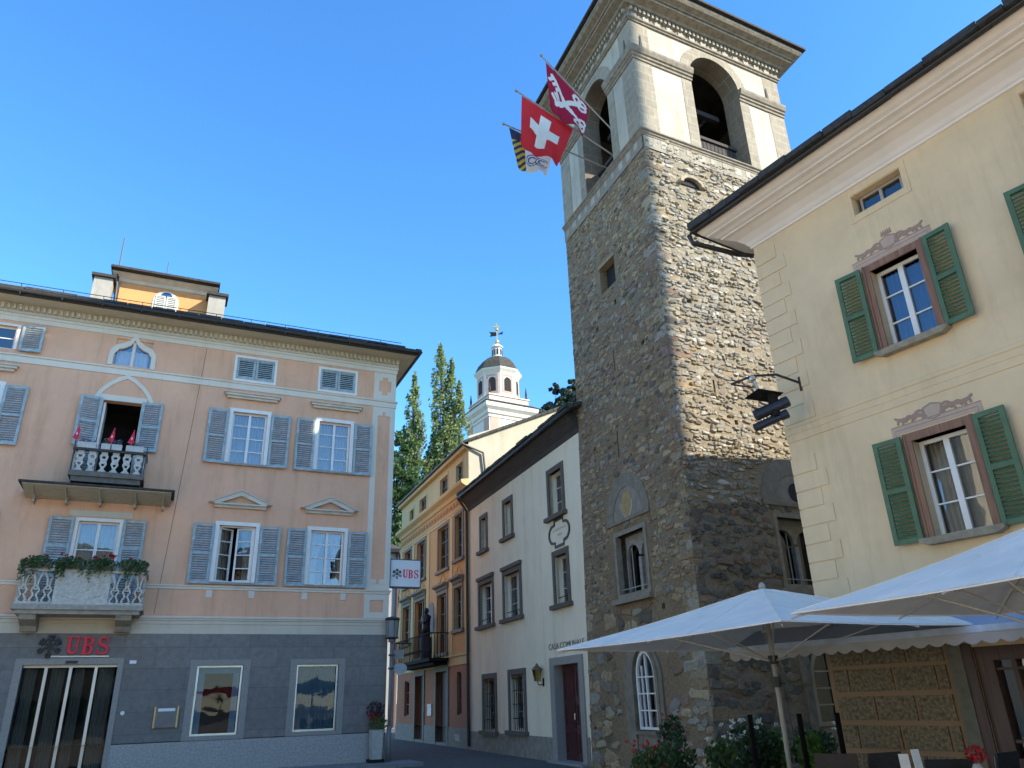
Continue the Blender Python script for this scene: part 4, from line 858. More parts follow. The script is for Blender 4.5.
# hidden sides and a dark core
mb = MB(); mb.poly([CL, CB, CB + Vector((0, 0, 20.3)), CL + Vector((0, 0, 20.3))]).poly([CR, CB, CB + Vector((0, 0, 20.3)), CR + Vector((0, 0, 20.3))])
part('rear_walls', mb, plaster('rear_masonry', (.24, .20, .15), .2, .1), S)
inn = [C0 + (CB - C0) * .14, CL + (CR - CL) * .14, CB + (C0 - CB) * .14, CR + (CL - CR) * .14]
part('dark_core', MB().loft([p + Vector((0, 0, .05)) for p in inn], [p + Vector((0, 0, 15.0)) for p in inn]), DARK, S)
# corner quoins, uneven
qn = MB(); z = .05; rq = random.Random(5)
while z < 15.0:
    h = rq.uniform(.12, .32); la, lb2 = rq.uniform(.2, .75), rq.uniform(.15, .6); o_ = rq.uniform(.0, .03)
    if rq.random() < .72:
        P0 = C0 + (Vector((e2.y, -e2.x, 0)) + Vector((e1.y, -e1.x, 0))) * o_ * .8
        nR, nL = Vector((e2.y, -e2.x, 0)), Vector((e1.y, -e1.x, 0))
        jt = lambda: Vector((rq.uniform(-.012, .012), rq.uniform(-.012, .012), rq.uniform(-.02, .02)))
        ring = [P0, P0 + e2 * la - nR * o_ * .3, P0 + e2 * la - nR * .2, P0 - e1 * lb2 - nL * .2, P0 - e1 * lb2 - nL * o_ * .3]
        qn.loft([p + Vector((0, 0, z)) + jt() for p in ring], [p + Vector((0, 0, z + h - .02)) + jt() for p in ring])
    z += h
part('quoin_stones', qn, STL, S)
part('street_wall_edge', (lambda m_: m_)(MB().loft([tuple(-e1 * wl(0) + v) for v in (Vector((0, 0, 0)), e1 * .25, e1 * .25 + Vector((.4, .2, 0)), Vector((.4, .2, 0)))], [tuple(-e1 * 4.75 + v + Vector((0, 0, 9))) for v in (Vector((0, 0, 0)), e1 * .2, e1 * .2 + Vector((.4, .2, 0)), Vector((.4, .2, 0)))])), plain('edge_stone', (.18, .15, .11), .95, .4, 7, bs=.7), S, loc=(.02, .01, 0)) if False else None
# openings of the shaft
sqw = part('square_opening', MB().box(-2.86, -1.96, -.03, .2, 12.64, 12.74), STL, S, rotz=yTL); part('opening_dark', MB().box(-2.82, -2.0, .22, .5, 11.85, 12.66), DARK, sqw)
def lunette(parent, cx, z0, ro, ri, rot, oval=True, disc=None):
    q = MB(); a = arc(cx, z0, ro, 0, 180, 20, ro * 1.08); b = arc(cx, z0, ri, 0, 180, 20, ri * 1.1)
    for i in range(20): q.prism([a[i], a[i + 1], b[i + 1], b[i]], -.025, .1)
    q.box(cx - ro - .02, cx + ro + .02, -.05, .1, z0 - .09, z0 - .002)
    o = part('lunette', q, plain('lunette_stone', (.20, .175, .135), .9, .2, 6, bs=.3), parent, rotz=rot)
    f = MB(); f.prism(b, -.008, -.002); part('lunette_field', f, plain('lunette_render', (.24, .21, .17), .9, .25, 4), o)
    d = MB(); 
    if disc == 'oval': d.prism(arc(cx, z0 + ri * .48, .24, 0, 360, 20, ri * .46)[:-1], -.014, -.009); part('painted_oval', d, plain('faded_ochre', (.36, .25, .11), .9, .3, 5), o); part('oval_rim', MB().stroke(arc(cx, z0 + ri * .48, .25, 170, 370, 20, ri * .48), .035, -.02, -.0095), LIME, o)
    else: d.prism(arc(cx + .05, z0 + ri * .42, .23, 0, 360, 20, ri * .36)[:-1], -.014, -.009); part('round_opening', d, DARK, o)
    return o
lunette(S, -2.47, 5.56, 1.0, .68, yTL, disc='oval'); lunette(S, 3.2, 5.56, 1.04, .62, yTR)
def bifora(parent, x0, x1, z0, z1, rot):
    q = MB(); t = .1; frame_xz(q, x0 - t, x1 + t, z0 - .02, z1 + t, t, -.03, .12); q.box(x0 - .2, x1 + .2, -.16, .1, z0 - .14, z0 - .022)
    o = part('twin_window', q, plain('twin_stone', (.25, .215, .165), .9, .2, 8, bs=.3), parent, rotz=rot)
    m_ = (x0 + x1) / 2; w_ = (x1 - x0) / 2; q = MB(); q.box(m_ - .06, m_ + .06, .22, .34, z0, z0 + (z1 - z0) * .62)
    for c in (m_ - w_ / 2, m_ + w_ / 2):
        zc = z0 + (z1 - z0) * .66; r_ = w_ / 2 - .05; a = arc(c, zc, r_, 180, 0, 10)
        q.prism([(c - w_ / 2, z1)] + [(c - w_ / 2, zc)] + a + [(c + w_ / 2, zc), (c + w_ / 2, z1)], .24, .32)
    q.box(x0, x0 + .05, .24, .32, z0, z1).box(x1 - .05, x1, .24, .32, z0, z1)
    part('twin_arch', q, plain('twin_arch_stone', (.28, .27, .25), .9, .2, 8), o)
    part('grille', MB().tube([(x0, .06, z0 + .2), (x1, .06, z0 + .2)], .012, 5).tube([(m_ + .3, .2, z0), (m_ + .3, .2, z1 - .3)], .014, 5).tube([(m_ - .3, .2, z0), (m_ - .3, .2, z1 - .3)], .014, 5), LIME, o)
    part('pane', MB().poly([(x0, .36, z0), (x1, .36, z0), (x1, .36, z1), (x0, .36, z1)]), GLASS, o)
bifora(S, -3.12, -1.8, 3.72, 5.18, yTL); bifora(S, 2.5, 3.95, 3.65, 5.2, yTR)
def pointed(cx, w_, z0, zs, zt, n=8):
    h = w_ / 2; a = [(cx + h * math.cos(t * math.pi / 2 / n) ** 1.1, zs + (zt - zs) * math.sin(t * math.pi / 2 / n)) for t in range(n + 1)]
    return [(cx - h, z0), (cx + h, z0)] + a + [(2 * cx - x_, z_) for x_, z_ in a[::-1][1:]]
pw = pointed(-2.31, .82, .9, 1.95, 2.52); q = MB(); pin = pointed(-2.31, .70, .95, 1.93, 2.45)
for i in range(len(pw)): j = (i + 1) % len(pw); q.prism([pw[i], pw[j], pin[j], pin[i]], -.02, .05)
q.box(-2.33, -2.29, -.01, .04, .95, 2.42)
for zz in (1.28, 1.62, 1.96): q.box(-2.66, -1.96, -.008, .04, zz - .014, zz + .014)
q.box(-2.51, -2.485, -.005, .03, .95, 2.2)
gwn = part('pointed_window', q, WFRAME, S, rotz=yTL); part('pane', MB().prism(pin, .03, .035), GLASS, gwn); part('curtain', MB().prism(pin, .10, .105), plain('brown_blind', (.10, .06, .045), .9), gwn)
q = MB(); po = pointed(-2.42, 1.62, .5, 1.95, 2.72); pi_ = pointed(-2.33, .95, .5, 1.95, 2.56)
for i in range(1, len(po)): j = (i + 1) % len(po); q.prism([po[i], po[j], pi_[j], pi_[i]], -.05, .08)
po2 = pointed(-2.37, 1.25, .5, 1.95, 2.64)
for i in range(1, len(po)): j = (i + 1) % len(po); q.prism([po2[i], po2[j], pi_[j], pi_[i]], -.075, -.051)
q.box(-2.78, -1.86, -.05, .1, .3, .86).box(-2.84, -1.8, -.09, .05, .80, .87); part('stone_surround', q, plain('surround_stone', (.205, .175, .13), .9, .25, 6, bs=.4), gwn)
q = MB(); p1 = pointed(3.36, 1.28, .9, 1.85, 2.55); p2 = pointed(3.36, 1.1, .98, 1.83, 2.45)
for i in range(len(p1)): j = (i + 1) % len(p1); q.prism([p1[i], p1[j], p2[j], p2[i]], -.03, .05)
q.box(3.31, 3.41, -.02, .04, .98, 2.45)
for zz in (1.3, 1.62, 1.95): q.box(2.82, 3.9, -.01, .03, zz - .013, zz + .013)
w2 = part('arched_window', q, plain('tan_frame', (.30, .24, .17), .7), S, rotz=yTR); part('pane', MB().prism(p2, .03, .035), GLASS, w2); part('curtain', MB().prism(p2, .10, .105), plain('brown_blind_two', (.09, .06, .045), .9), w2)
JS = plain('jamb_stone', (.17, .15, .12), .9, .3, 6, bs=.4); part('stone_jamb', MB().box(2.45, 2.7, -.07, .1, 1.7, 2.35).box(2.5, 2.7, -.05, .1, .5, 1.699), JS, w2); part('stone_jamb', MB().box(4.0, 4.25, -.06, .1, .5, 2.4), JS, w2)
q = MB()
for cx, cz in ((1.35, 13.95), (2.73, 13.72)):
    q.prism([(cx - .36, cz - .04), (cx + .36, cz - .04)] + arc(cx, cz, .36, 0, 180, 10, .2), -.12, -.03)
ho = part('putlog_hole', q, DARK, S, rotz=yTR) if False else None
# arched sockets: projecting little stone hoods with a dark mouth
for cx, cz in ((1.38, 13.9), (2.75, 13.66)):
    a = arc(cx, cz, .40, 0, 180, 10, .27); b = arc(cx, cz, .30, 0, 180, 10, .19); q = MB()
    for i in range(10): q.prism([a[i], a[i + 1], b[i + 1], b[i]], -.14, .05)
    o = part('beam_socket', q, plain('socket_stone', (.32, .28, .21), .95, .3, 8, bs=.5), S, rotz=yTR); part('socket_mouth', MB().prism(b, -.035, -.03), DARK, o)
# belfry
def belfry_face(rot, x0, x1, sgn, jamb):
    # x0..x1 along the face, opening jamb=(ja,jb), spring 18.2
    ja, jb = jamb; zs, zt0, zt1 = 18.1, 15.1, 19.5; r_ = (jb - ja) / 2; cx = (ja + jb) / 2; A = .045
    F = part('belfry_wall', (MB().wall(x0, x1, zt0, zs, [(ja, jb, 15.32, zs, 0)], 0)
             .prism([(x0, zs), (ja, zs)] + arc(cx, zs, r_, 180, 90, 10) + [(cx, zt1), (x0, zt1)], 0, .02).prism([(x1, zs), (jb, zs)] + arc(cx, zs, r_, 0, 90, 10) + [(cx, zt1), (x1, zt1)], 0, .02)), PANL, S, rotz=rot)
    q = MB()                                        # ashlar strips: corners, jambs, arch ring (proud of the plaster)
    q.box(x0, x0 + .62, -.010, -.001, 15.3, zt1 - .2).box(x1 - .62, x1, -.010, -.001, 15.3, zt1 - .2)
    q.box(ja - .36, ja, -.010, -.001, 15.3, zs).box(jb, jb + .36, -.010, -.001, 15.3, zs)
    a = arc(cx, zs, r_ + .36, 0, 180, 20); b = arc(cx, zs, r_, 0, 180, 20)
    for i in range(20): q.prism([a[i], a[i + 1], b[i + 1], b[i]], -.012, -.001)
    part('ashlar_trim', q, ASH, F)
    q = MB(); D = .62                               # intrados
    q.poly([(ja, -.012, 15.32), (ja, D, 15.32), (ja, D, zs), (ja, -.012, zs)]).poly([(jb, -.012, 15.32), (jb, -.012, zs), (jb, D, zs), (jb, D, 15.42)]).poly([(ja, -.03, 15.42), (jb, -.03, 15.42), (jb, D, 15.32), (ja, D, 15.32)])
    for i in range(20): q.poly([(b[i][0], -.03, b[i][1]), (b[i + 1][0], -.03, b[i + 1][1]), (b[i + 1][0], D, b[i + 1][1]), (b[i][0], D, b[i][1])])
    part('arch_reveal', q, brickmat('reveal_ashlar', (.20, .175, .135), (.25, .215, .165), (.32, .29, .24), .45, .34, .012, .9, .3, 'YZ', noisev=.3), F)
    q = MB(); q.box(ja, jb, .5, .56, 15.43, 16.25)
    xx = ja
    while xx < jb: q.box(xx + .01, xx + .13, .47, .5, 15.43, 16.22 + random.uniform(0, .04)); xx += .14
    q.box(ja, jb, .42, .52, 16.26, 16.36); q.box(ja, jb, .9, 1.05, 17.75, 17.92); q.loft([(ja, 1.2, 16.2), (ja + .12, 1.2, 16.2), (ja + .12, 1.3, 16.2), (ja, 1.3, 16.2)], [(jb - .12, 1.2, 18.2), (jb, 1.2, 18.2), (jb, 1.3, 18.2), (jb - .12, 1.3, 18.2)]); q.box(cx - .08, cx + .08, 1.35, 1.5, 15.4, 19)
    part('bell_frame', q, wood('old_beam', (.07, .055, .045), .9, 0), F)
    im = MB(); pr = [(0, 17.80), (.04, 17.81), (.04, 17.88), (.08, 17.91), (.08, 17.97), (.12, 18.0), (.16, 18.12), (.16, 18.19), (0, 18.2)]
    return F, pr
fL, prI = belfry_face(yTL, -WL, 0, 1, (-3.16, -1.5)); fR, _ = belfry_face(yTR, 0, WR, 1, (2.02, 3.84))
e1v = (e1.x, e1.y); pC, pL_, pR_, pB = (0, 0), (CL.x, CL.y), (CR.x, CR.y), (CB.x, CB.y)
on = lambda e, d: (e.x * d, e.y * d)
im = MB(); im.sweep([on(e1, -1.5 - .02), pC, on(e2, 2.02 + .02)], prI); part('impost_moulding', im, MOLD, S); part('impost_moulding', MB().sweep([pL_, on(e1, -3.16 + .02)], prI), MOLD, S); part('impost_moulding', MB().sweep([on(e2, 3.84 - .02), pR_], prI), MOLD, S)
im = MB(); ring = [pL_, pC, pR_]
im.sweep(ring, [(-.1, 15.12), (.04, 15.13), (.04, 15.17), (.07, 15.2), (.07, 15.24), (.11, 15.27), (.11, 15.31), (-.1, 15.33)]); part('sill_course', im, MOLD, S)
im = MB()
for e_, a, b, s_ in ((e1, -WL, 0, 1), (e2, 0, WR, 1)):
    rot = yTL if e_ is e1 else yTR; x = a + .15; 
    t = MB()
    while x < b - .3: t.box(x, x + random.uniform(.12, .24), -.038, -.001, 14.83 + random.uniform(0, .1), 15.11); x += .42
    part('lime_blocks', t, LIME, S, rotz=rot)
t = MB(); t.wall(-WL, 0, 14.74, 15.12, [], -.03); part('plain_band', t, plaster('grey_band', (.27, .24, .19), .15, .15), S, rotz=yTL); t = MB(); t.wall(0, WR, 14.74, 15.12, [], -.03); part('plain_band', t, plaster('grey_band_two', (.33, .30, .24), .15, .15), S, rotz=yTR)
full = [pL_, pC, pR_, pB]
co = MB(); co.sweep(full, [(0, 19.24), (.05, 19.25), (.05, 19.29), (.09, 19.32), (.09, 19.37), (0, 19.38)], closed=True); part('string_moulding', co, MOLD, S)
dn = MB()
def strip(e_, a, b, f):
    x = a
    while x < b: f(x); x += .15
for e_, a, b, rot in ((e1, -WL, .0, yTL), (e2, 0, WR, yTR)):
    t = MB(); x = a
    while x < b - .05:
        t.box(x, x + .075, -.15, -.005, 19.55, 19.67)
        x += .15
    x = a + .05; alt = 0
    while x < b - .2: t.box(x, x + .20, -.075, -.001, 19.385, 19.535); x += .42
    part('dentils', t, plain('dentil_lime', (.36, .335, .28), .9, .2, 8), S, rotz=rot)
co = MB(); co.sweep(full, [(.05, 19.38), (.05, 19.68), (.18, 19.70), (.22, 19.76), (.42, 19.84), (.42, 19.92), (.46, 19.92), (.48, 19.96), (.62, 20.02), (.68, 20.10), (.68, 20.17), (0, 20.19)], closed=True)
part('cornice', co, MOLD, S)
rf = MB(); off = .78
def outp(p, q, r_):                                 # corner of the offset outline
    n0 = Vector((p[1] - q[1], q[0] - p[0])); n0 = Vector((-n0.x, -n0.y)).normalized(); n1 = Vector((q[1] - r_[1], r_[0] - q[0])); n1 = Vector((-n1.x, -n1.y)).normalized()
    m_ = (n0 + n1) / (1 + n0.dot(n1)); return Vector((q[0], q[1])) + m_ * off
oc = [outp(full[i - 1], full[i], full[(i + 1) % 4]) for i in range(4)]
lo = [(p.x, p.y, 20.20) for p in oc]; hi = [(p.x, p.y, 20.28) for p in oc]; apx = ((C0 + CB) / 2); apx = (apx.x, apx.y, 22.2)
for i in range(4): rf.poly([lo[i], lo[(i + 1) % 4], hi[(i + 1) % 4], hi[i]]).poly([hi[i], hi[(i + 1) % 4], apx])
rf.poly(lo[::-1]); part('roof', rf, SLATED, S)
# belfry floor and dark back
part('belfry_back', MB().loft([tuple(p + Vector((0, 0, 15.41))) for p in [C0 + (CB - C0) * .30, CL + (CR - CL) * .30, CB, CR + (CL - CR) * .22]], [tuple(p + Vector((0, 0, 19.3))) for p in [C0 + (CB - C0) * .30, CL + (CR - CL) * .30, CB, CR + (CL - CR) * .22]], caps=False), plain('belfry_dark', (.06, .052, .045), .95, .3, 3), S) if False else None
BB_ = plain('belfry_boards', (.06, .05, .042), .95, .3, 3)
part('belfry_floor', MB().poly([tuple(p + Vector((0, 0, 15.41))) for p in (C0, CR, CB, CL)]), BB_, S); part('belfry_ceiling', MB().poly([tuple(p + Vector((0, 0, 19.4))) for p in (C0, CR, CB, CL)]), BB_, S)
vb = MB()
for rot, xs in ((yTL, (-.32, -4.4)), (yTR, (.32, 5.05))):
    t = MB()
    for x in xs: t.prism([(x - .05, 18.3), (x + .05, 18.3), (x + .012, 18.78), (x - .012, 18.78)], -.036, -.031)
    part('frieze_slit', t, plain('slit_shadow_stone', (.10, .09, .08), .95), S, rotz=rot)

# flags on poles leaning out of the belfry
def flag(label, x, z, tip, corners, fn, mats, poly_n=56):
    d = Vector((tip[0], tip[1] - z)); 
    base = Vector((3.62, 15.63, 0)) + e1 * x + Vector((0, 0, z))
    t = thing('flag', label, 'flag', base, yTL, 'flags hung out of the belfry window')
    di = Vector((0, -1, 0)); pol = MB(); sl_ = (tip[1] - z) / tip[0]
    pol.tube([(0, .6, -.6 * sl_), (0, -tip[0], tip[1] - z)], .022, 8); pol.ball((0, -tip[0], tip[1] - z), .045)
    part('flagpole', pol, plain('pole_grey_wood', (.30, .28, .25), .6), t)
    A, B, Cc, Dd = corners                            # outer top, inner top, inner bottom, outer bottom (out, z)
    n = poly_n; mb = MB(); vs = []
    for j in range(n + 1):
        for i in range(n + 1):
            u, v = i / n, j / n
            o_ = (A[0] * (1 - u) + B[0] * u) * (1 - v) + (Dd[0] * (1 - u) + Cc[0] * u) * v; zz = (A[1] * (1 - u) + B[1] * u) * (1 - v) + (Dd[1] * (1 - u) + Cc[1] * u) * v
            vs.append((.10 * v * math.sin(u * 7 + v * 2.5) + .05 * v * math.sin(u * 15 - v * 3), -o_ + .03 * v * math.sin(u * 9), zz - z - .02))
    mb.v = vs
    for j in range(n):
        for i in range(n): mb.f.append([j * (n + 1) + i, j * (n + 1) + i + 1, (j + 1) * (n + 1) + i + 1, (j + 1) * (n + 1) + i]); mb.m.append(fn((i + .5) / n, (j + .5) / n))
    part('cloth', mb, mats, t, smooth=True)
def seg(u, v, a, b):
    px, py, dx, dy = u - a[0], v - a[1], b[0] - a[0], b[1] - a[1]; t = max(0, min(1, (px * dx + py * dy) / (dx * dx + dy * dy))); return math.hypot(px - t * dx, py - t * dy)
def f_swiss(u, v): u -= .5; v -= .47; return 1 if (abs(u) < .11 and abs(v) < .33) or (abs(v) < .11 and abs(u) < .33) else 0
def f_keys(u, v):
    for a, b, s_ in (((.14, .2), (.84, .78), 1), ((.2, .78), (.8, .2), -1)):
        if seg(u, v, a, b) < .05: return 1
        dx, dy = b[0] - a[0], b[1] - a[1]; l = math.hypot(dx, dy); nx, ny = -dy / l * s_, dx / l * s_
        for t0 in (.03, .14, .24):
            p = (a[0] + dx * t0, a[1] + dy * t0)
            if seg(u, v, p, (p[0] + nx * .16, p[1] + ny * .16)) < .035: return 1
        for q in (-.09, .09, 0):
            c = (b[0] + nx * q + (dx / l * .08 if q == 0 else 0), b[1] + ny * q + (dy / l * .08 if q == 0 else 0)); r_ = math.hypot(u - c[0], v - c[1])
            if .045 < r_ < .105: return 1
    return 0
def f_grau(u, v):
    if u < .34:
        if v < .28: return 2
        return 1 if ((u * 1.2 + v * 1.6) * 4.2) % 1 < .5 else 2
    for c in ((.55, .62), (.78, .66)):
        r_ = math.hypot(u - c[0], v - c[1])
        if (.07 < r_ < .105 or .14 < r_ < .165) and not (u > c[0] + .06 and abs(v - c[1]) < .05): return 3
    return 0
FR = clothmat('flag_red', (.62, .022, .03), .45); FW = clothmat('flag_white', (.78, .77, .75), .45); FM = clothmat('flag_maroon', (.38, .010, .05), .45)
FY = clothmat('flag_yellow', (.60, .42, .06), .4); FN = clothmat('flag_navy', (.03, .045, .09), .3); FB = clothmat('flag_blue', (.03, .10, .35), .4)
flag('maroon flag with white crossed keys, highest of the three', -1.54, 16.67, (2.06, 18.69), ((1.92, 18.5), (.63, 17.25), (.91, 16.1), (1.9, 16.83)), f_keys, [FM, FW])
flag('red flag with a broad white cross, in front of the other two', -1.72, 15.92, (2.81, 17.29), ((2.64, 17.18), (1.1, 16.46), (1.68, 15.02), (2.76, 15.43)), f_swiss, [FR, FW])
flag('white flag with navy and yellow stripes, lowest of the three', -2.3, 15.92, (2.99, 16.55), ((2.82, 16.49), (1.48, 16.1), (1.75, 15.08), (2.62, 15.14)), f_grau, [FW, FY, FN, FB])

# ================================================================== CREAM HOUSE ON THE RIGHT
yC = R(-57.29); SC = .72
CRM = plaster('cream_plaster', (.745, .575, .365), .11, .12)
CRW = plaster('cornice_white', (.80, .73, .68), .06, .06)
Cc_ = thing('cream_house', 'cream rendered house with green shutters and painted window crests on the right', 'house', (4.70, 12.28, 0), yC)
GREEN = plain('green_shutter_paint', (.070, .135, .062), .55, .15, 6)
BRN = wood('brown_window_wood', (.27, .125, .06), .6)
cw = [(1.97 + 2.70 * i, 3.02 + 2.70 * i, z0, z1) for i in range(4) for z0, z1 in ((6.39, 7.9), (3.50, 5.03))]
ca = [(2.08 + 2.70 * i, 2.95 + 2.70 * i, 8.88, 9.25) for i in range(4)]
dd = (2.2, 5.2, -.2, 2.05)
chs = [(a + .13, b - .13, c, d - .12, .3) for a, b, c, d in cw] + [(a, b, c, d, .25) for a, b, c, d in ca] + [(dd[0], dd[1], dd[2], dd[3], .25)]
mb = MB(); mb.wall(0, 12.5, -.2, 9.46, chs); mb.box(0, .3, .003, 14, -.2, 9.46); mb.box(12.2, 12.5, .003, 14, -.2, 9.46); mb.box(0, 12.5, 14, 14.2, -.2, 9.46)
part('wall', mb, CRM, Cc_)
room = MB(); [room.room(h[0], h[1], h[2], h[3], h[4] + .01, 1.6) for h in chs]; part('room_interior', room, DARK, Cc_)
qb = MB(); qb2 = MB(); z = 2.3; alt = 0                         # painted corner blocks, a few mm proud
qz = []
while z < 9.15:
    if not (5.3 < z + .14 < 5.8): (qb if z < 5.4 else qb2).box(-.012, (.62, .46)[alt % 2], -.014, -.001, z + .009, z + .281)
    z += .29; alt += 1
part('corner_blocks', qb, CRM, Cc_); part('corner_blocks', qb2, CRM, Cc_)
bt = MB(); pth = [(0, 0), (12.5, 0)]
bt.sweep([(-.0, 3), (0, 0), (12.5, 0)], [(0, 5.48), (.012, 5.485), (.012, 5.6), (.02, 5.61), (.02, 5.70), (.035, 5.72), (.035, 5.77), (0, 5.79)]); part('belt_course', bt, CRM, Cc_)
co = MB(); co.sweep([(0, 14), (0, 0), (12.5, 0)], [(0, 9.40), (.035, 9.41), (.035, 9.45), (.06, 9.47), (.10, 9.53), (.2, 9.62), (.34, 9.69), (.40, 9.70), (.40, 9.735), (.44, 9.74), (.50, 9.78), (.58, 9.80), (.58, 9.83), (.64, 9.86), (.70, 9.94), (.70, 9.98), (0, 9.99)]); part('cornice', co, CRW, Cc_)
rf = MB(); hip(rf, -.70, 13.2, -.78, 14.9, 10.02, 3.4, 6.2, .06); rc = part('roof', rf, SLATE, Cc_)
ed = MB(); x = -.75
while x < 13:
    wd = random.uniform(.35, .8); ed.box(x, x + wd - .012, -.86 - random.uniform(0, .06), -.5, 9.96 + random.uniform(-.012, .02), 10.04 + random.uniform(0, .09)); x += wd
part('eave_slabs', ed, SLATED, rc)
g = MB(); g.tube([(-.78, -.80, 9.945), (13.2, -.80, 9.945)], .032, 8); g.tube([(-.74, -.8, 9.945), (-.74, 14, 9.945)], .032, 8); g.tube([(-.82, -.8, 9.93), (-.8, -.75, 9.75), (-.5, .2, 9.62), (-.1, .55, 9.45), (-.08, .6, 1)], .05, 8); part('gutter', g, GUT, rc)
PAINT = plaster('mauve_paint', (.36, .25, .20), .12, .1); PAINTL = plaster('pale_mauve_paint', (.52, .39, .32), .12, .1)
SILL = plain('grey_sill_stone', (.29, .25, .18), .9, .25, 9)
def crest(o, a, b, d, crown):
    q = MB(); m_ = (a + b) / 2
    q.box(a - .14, a - .03, -.006, -.002, d - .20, d + .14).box(b + .03, b + .14, -.006, -.002, d - .20, d + .14).box(a - .03, b + .03, -.006, -.002, d + .03, d + .14)
    part('painted_band', q, PAINTL, o)
    q = MB()
    for s_ in (-1, 1):
        for x_, r_ in ((.20, .075), (.36, .055), (.50, .04)): q.stroke(arc(m_ + s_ * x_, d + .155 + r_ * .8, r_, -30 if s_ > 0 else 210, 240 if s_ > 0 else -60, 12), .036, -.008, -.0022)
        q.stroke(bez([(m_ + s_ * .1, d + .16), (m_ + s_ * .3, d + .34), (m_ + s_ * .4, d + .12), (m_ + s_ * .58, d + .28)], 8), [.05, .06, .07, .06, .05, .06, .07, .05, .03], -.009, -.0022)
    q.stroke([(a - .14, d + .145), (b + .14, d + .145)], .014, -.0085, -.0022); q.stroke([(a - .085, d - .2), (a - .085, d + .085), (b + .085, d + .085), (b + .085, d - .2)], .012, -.0085, -.0065)
    sh = [(m_ - .13, d + .30), (m_ - .14, d + .2), (m_ - .08, d + .13), (m_, d + .11), (m_ + .08, d + .13), (m_ + .14, d + .2), (m_ + .13, d + .30), (m_, d + .34)]
    q.stroke(sh + [sh[0]], .022, -.0095, -.0022)
    if crown:
        q.box(m_ - .09, m_ + .09, -.009, -.0022, d + .36, d + .385)
        for i in range(5): q.prism([(m_ - .09 + .036 * i, d + .385), (m_ - .054 + .036 * i, d + .385), (m_ - .072 + .036 * i, d + .46)], -.009, -.0022)
    part('painted_scroll', q, PAINT, o); part('painted_shield', MB().prism(sh, -.007, -.0021), PAINTL, o)
for i, (a, b, c, d) in enumerate(cw):
    q = MB(); q.box(a, a + .13, -.03, .28, c, d).box(b - .13, b, -.03, .28, c, d).box(a + .13, b - .13, -.03, .28, d - .12, d); q.box(a + .02, a + .05, -.045, -.03, c, d).box(b - .05, b - .02, -.045, -.03, c, d)
    o = part('window', q, BRN, Cc_)
    iw, ih = b - a - .26, d - c - .12
    part('casement', casement_mb(iw, ih, 2, 3, .055, .022, .085), WFRAME, o, (a + .13, .16, c)); part('pane', pane_mb(iw, ih), GLASS, o, (a + .13, .16, c))
    part('curtain', curtain_mb(.04, iw - .04, .04, ih - .04, .14, 9), CURTB if i == 0 else CURT, o, (a + .13, .16, c))
    part('sill', MB().prism([(a - .05, c - .002), (b + .05, c - .002), (b + .05, c - .05), (b - .05, c - .10), (a + .05, c - .10), (a - .05, c - .05)], -.14, .02), SILL, o)
    crest(o, a, b, d, i % 2 == 0)
    shutter(Cc_, a - .43, a - .005, c - .03, d - .03, GREEN, 'L', 5, 2, pitch=.06); shutter(Cc_, b + .005, b + .43, c - .03, d - .03, GREEN, 'R', 5, 2, pitch=.06)
for a, b, c, d in ca:
    o = window(Cc_, a + .06, b - .06, c + .02, d - .02, .14, rows=1, frame=plain('attic_frame', (.36, .33, .30), .6), f=.04, mid=.05)
    q = MB(); frame_xz(q, a - .1, b + .1, c - .13, d + .11, .095, -.012, -.001); part('flat_surround', q, CRM, o, (-a - .06, -.14, -c - .02))
# rusticated pier at street level, doorway, awning
RUS = plain('rough_brown_stucco', (.185, .155, .11), .95, .6, 22, bs=1.0); TAN = plaster('tan_frame_render', (.30, .21, .135), .1, .1)
q = MB(); q.box(0, 1.88, -.02, -.001, -.2, 2.3); part('pier', q, TAN, Cc_)
q = MB(); rows = [(1.9, 2.2, (.06, .62, 1.30, 1.84)), (1.545, 1.86, (.06, .34, 1.05, 1.68, 1.84)), (1.165, 1.49, (.06, .70, 1.30, 1.84)), (.80, 1.11, (.06, .34, 1.0, 1.68, 1.84)), (.42, .74, (.06, .7, 1.3, 1.84))]
for z0, z1, xs in rows:
    for a, b in zip(xs, xs[1:]): q.box(a + .02, b - .02, -.04, -.019, z0 + .005, z1 - .005)
part('rusticated_panels', q, RUS, Cc_)
part('stone_jamb', MB().box(1.885, 2.07, -.05, .1, -.2, 2.1), plain('grey_green_stone', (.15, .155, .135), .8, .2, 8), Cc_)
DB = wood('restaurant_brown', (.075, .032, .02), .5)
q = MB(); q.box(2.07, 2.2, -.03, .2, -.2, 2.1).box(2.2, 2.42, .02, .2, -.2, 2.05).box(2.42, 5.2, .02, .2, 1.88, 2.05)
for xx in (2.62, 3.1, 3.5, 4.2): q.box(xx, xx + .06, .04, .18, .6, 1.88)
q.box(2.42, 5.2, .02, .2, -.2, .75).box(2.42, 5.2, .05, .17, .92, .96).box(2.42, 5.2, .05, .17, 1.76, 1.79)
o = part('shop_front', q, DB, Cc_); part('pane', MB().poly([(2.42, .12, .75), (5.2, .12, .75), (5.2, .12, 1.9), (2.42, .12, 1.9)]), GLASS, o); part('curtain', curtain_mb(2.5, 5.1, .8, 1.85, .5, 20, .03), CURT, o)
CANV = clothmat('pale_canvas', (.50, .51, .56), .25); CANB = clothmat('blue_canvas', (.34, .42, .58), .25)
Aw = thing('awning', 'pale scalloped awning with blue upper cloth rolled out over the restaurant front', 'awning', local(Cc_, 0, 0, 2.10), yC)
q = MB(); q.loft([(-.75, -1.25, .105), (6, -1.25, .105), (6, -.02, .62), (-.75, -.02, .62)], [(-.75, -1.25, .12), (6, -1.25, .12), (6, -.02, .635), (-.75, -.02, .635)]); part('cloth', q, CANB, Aw)
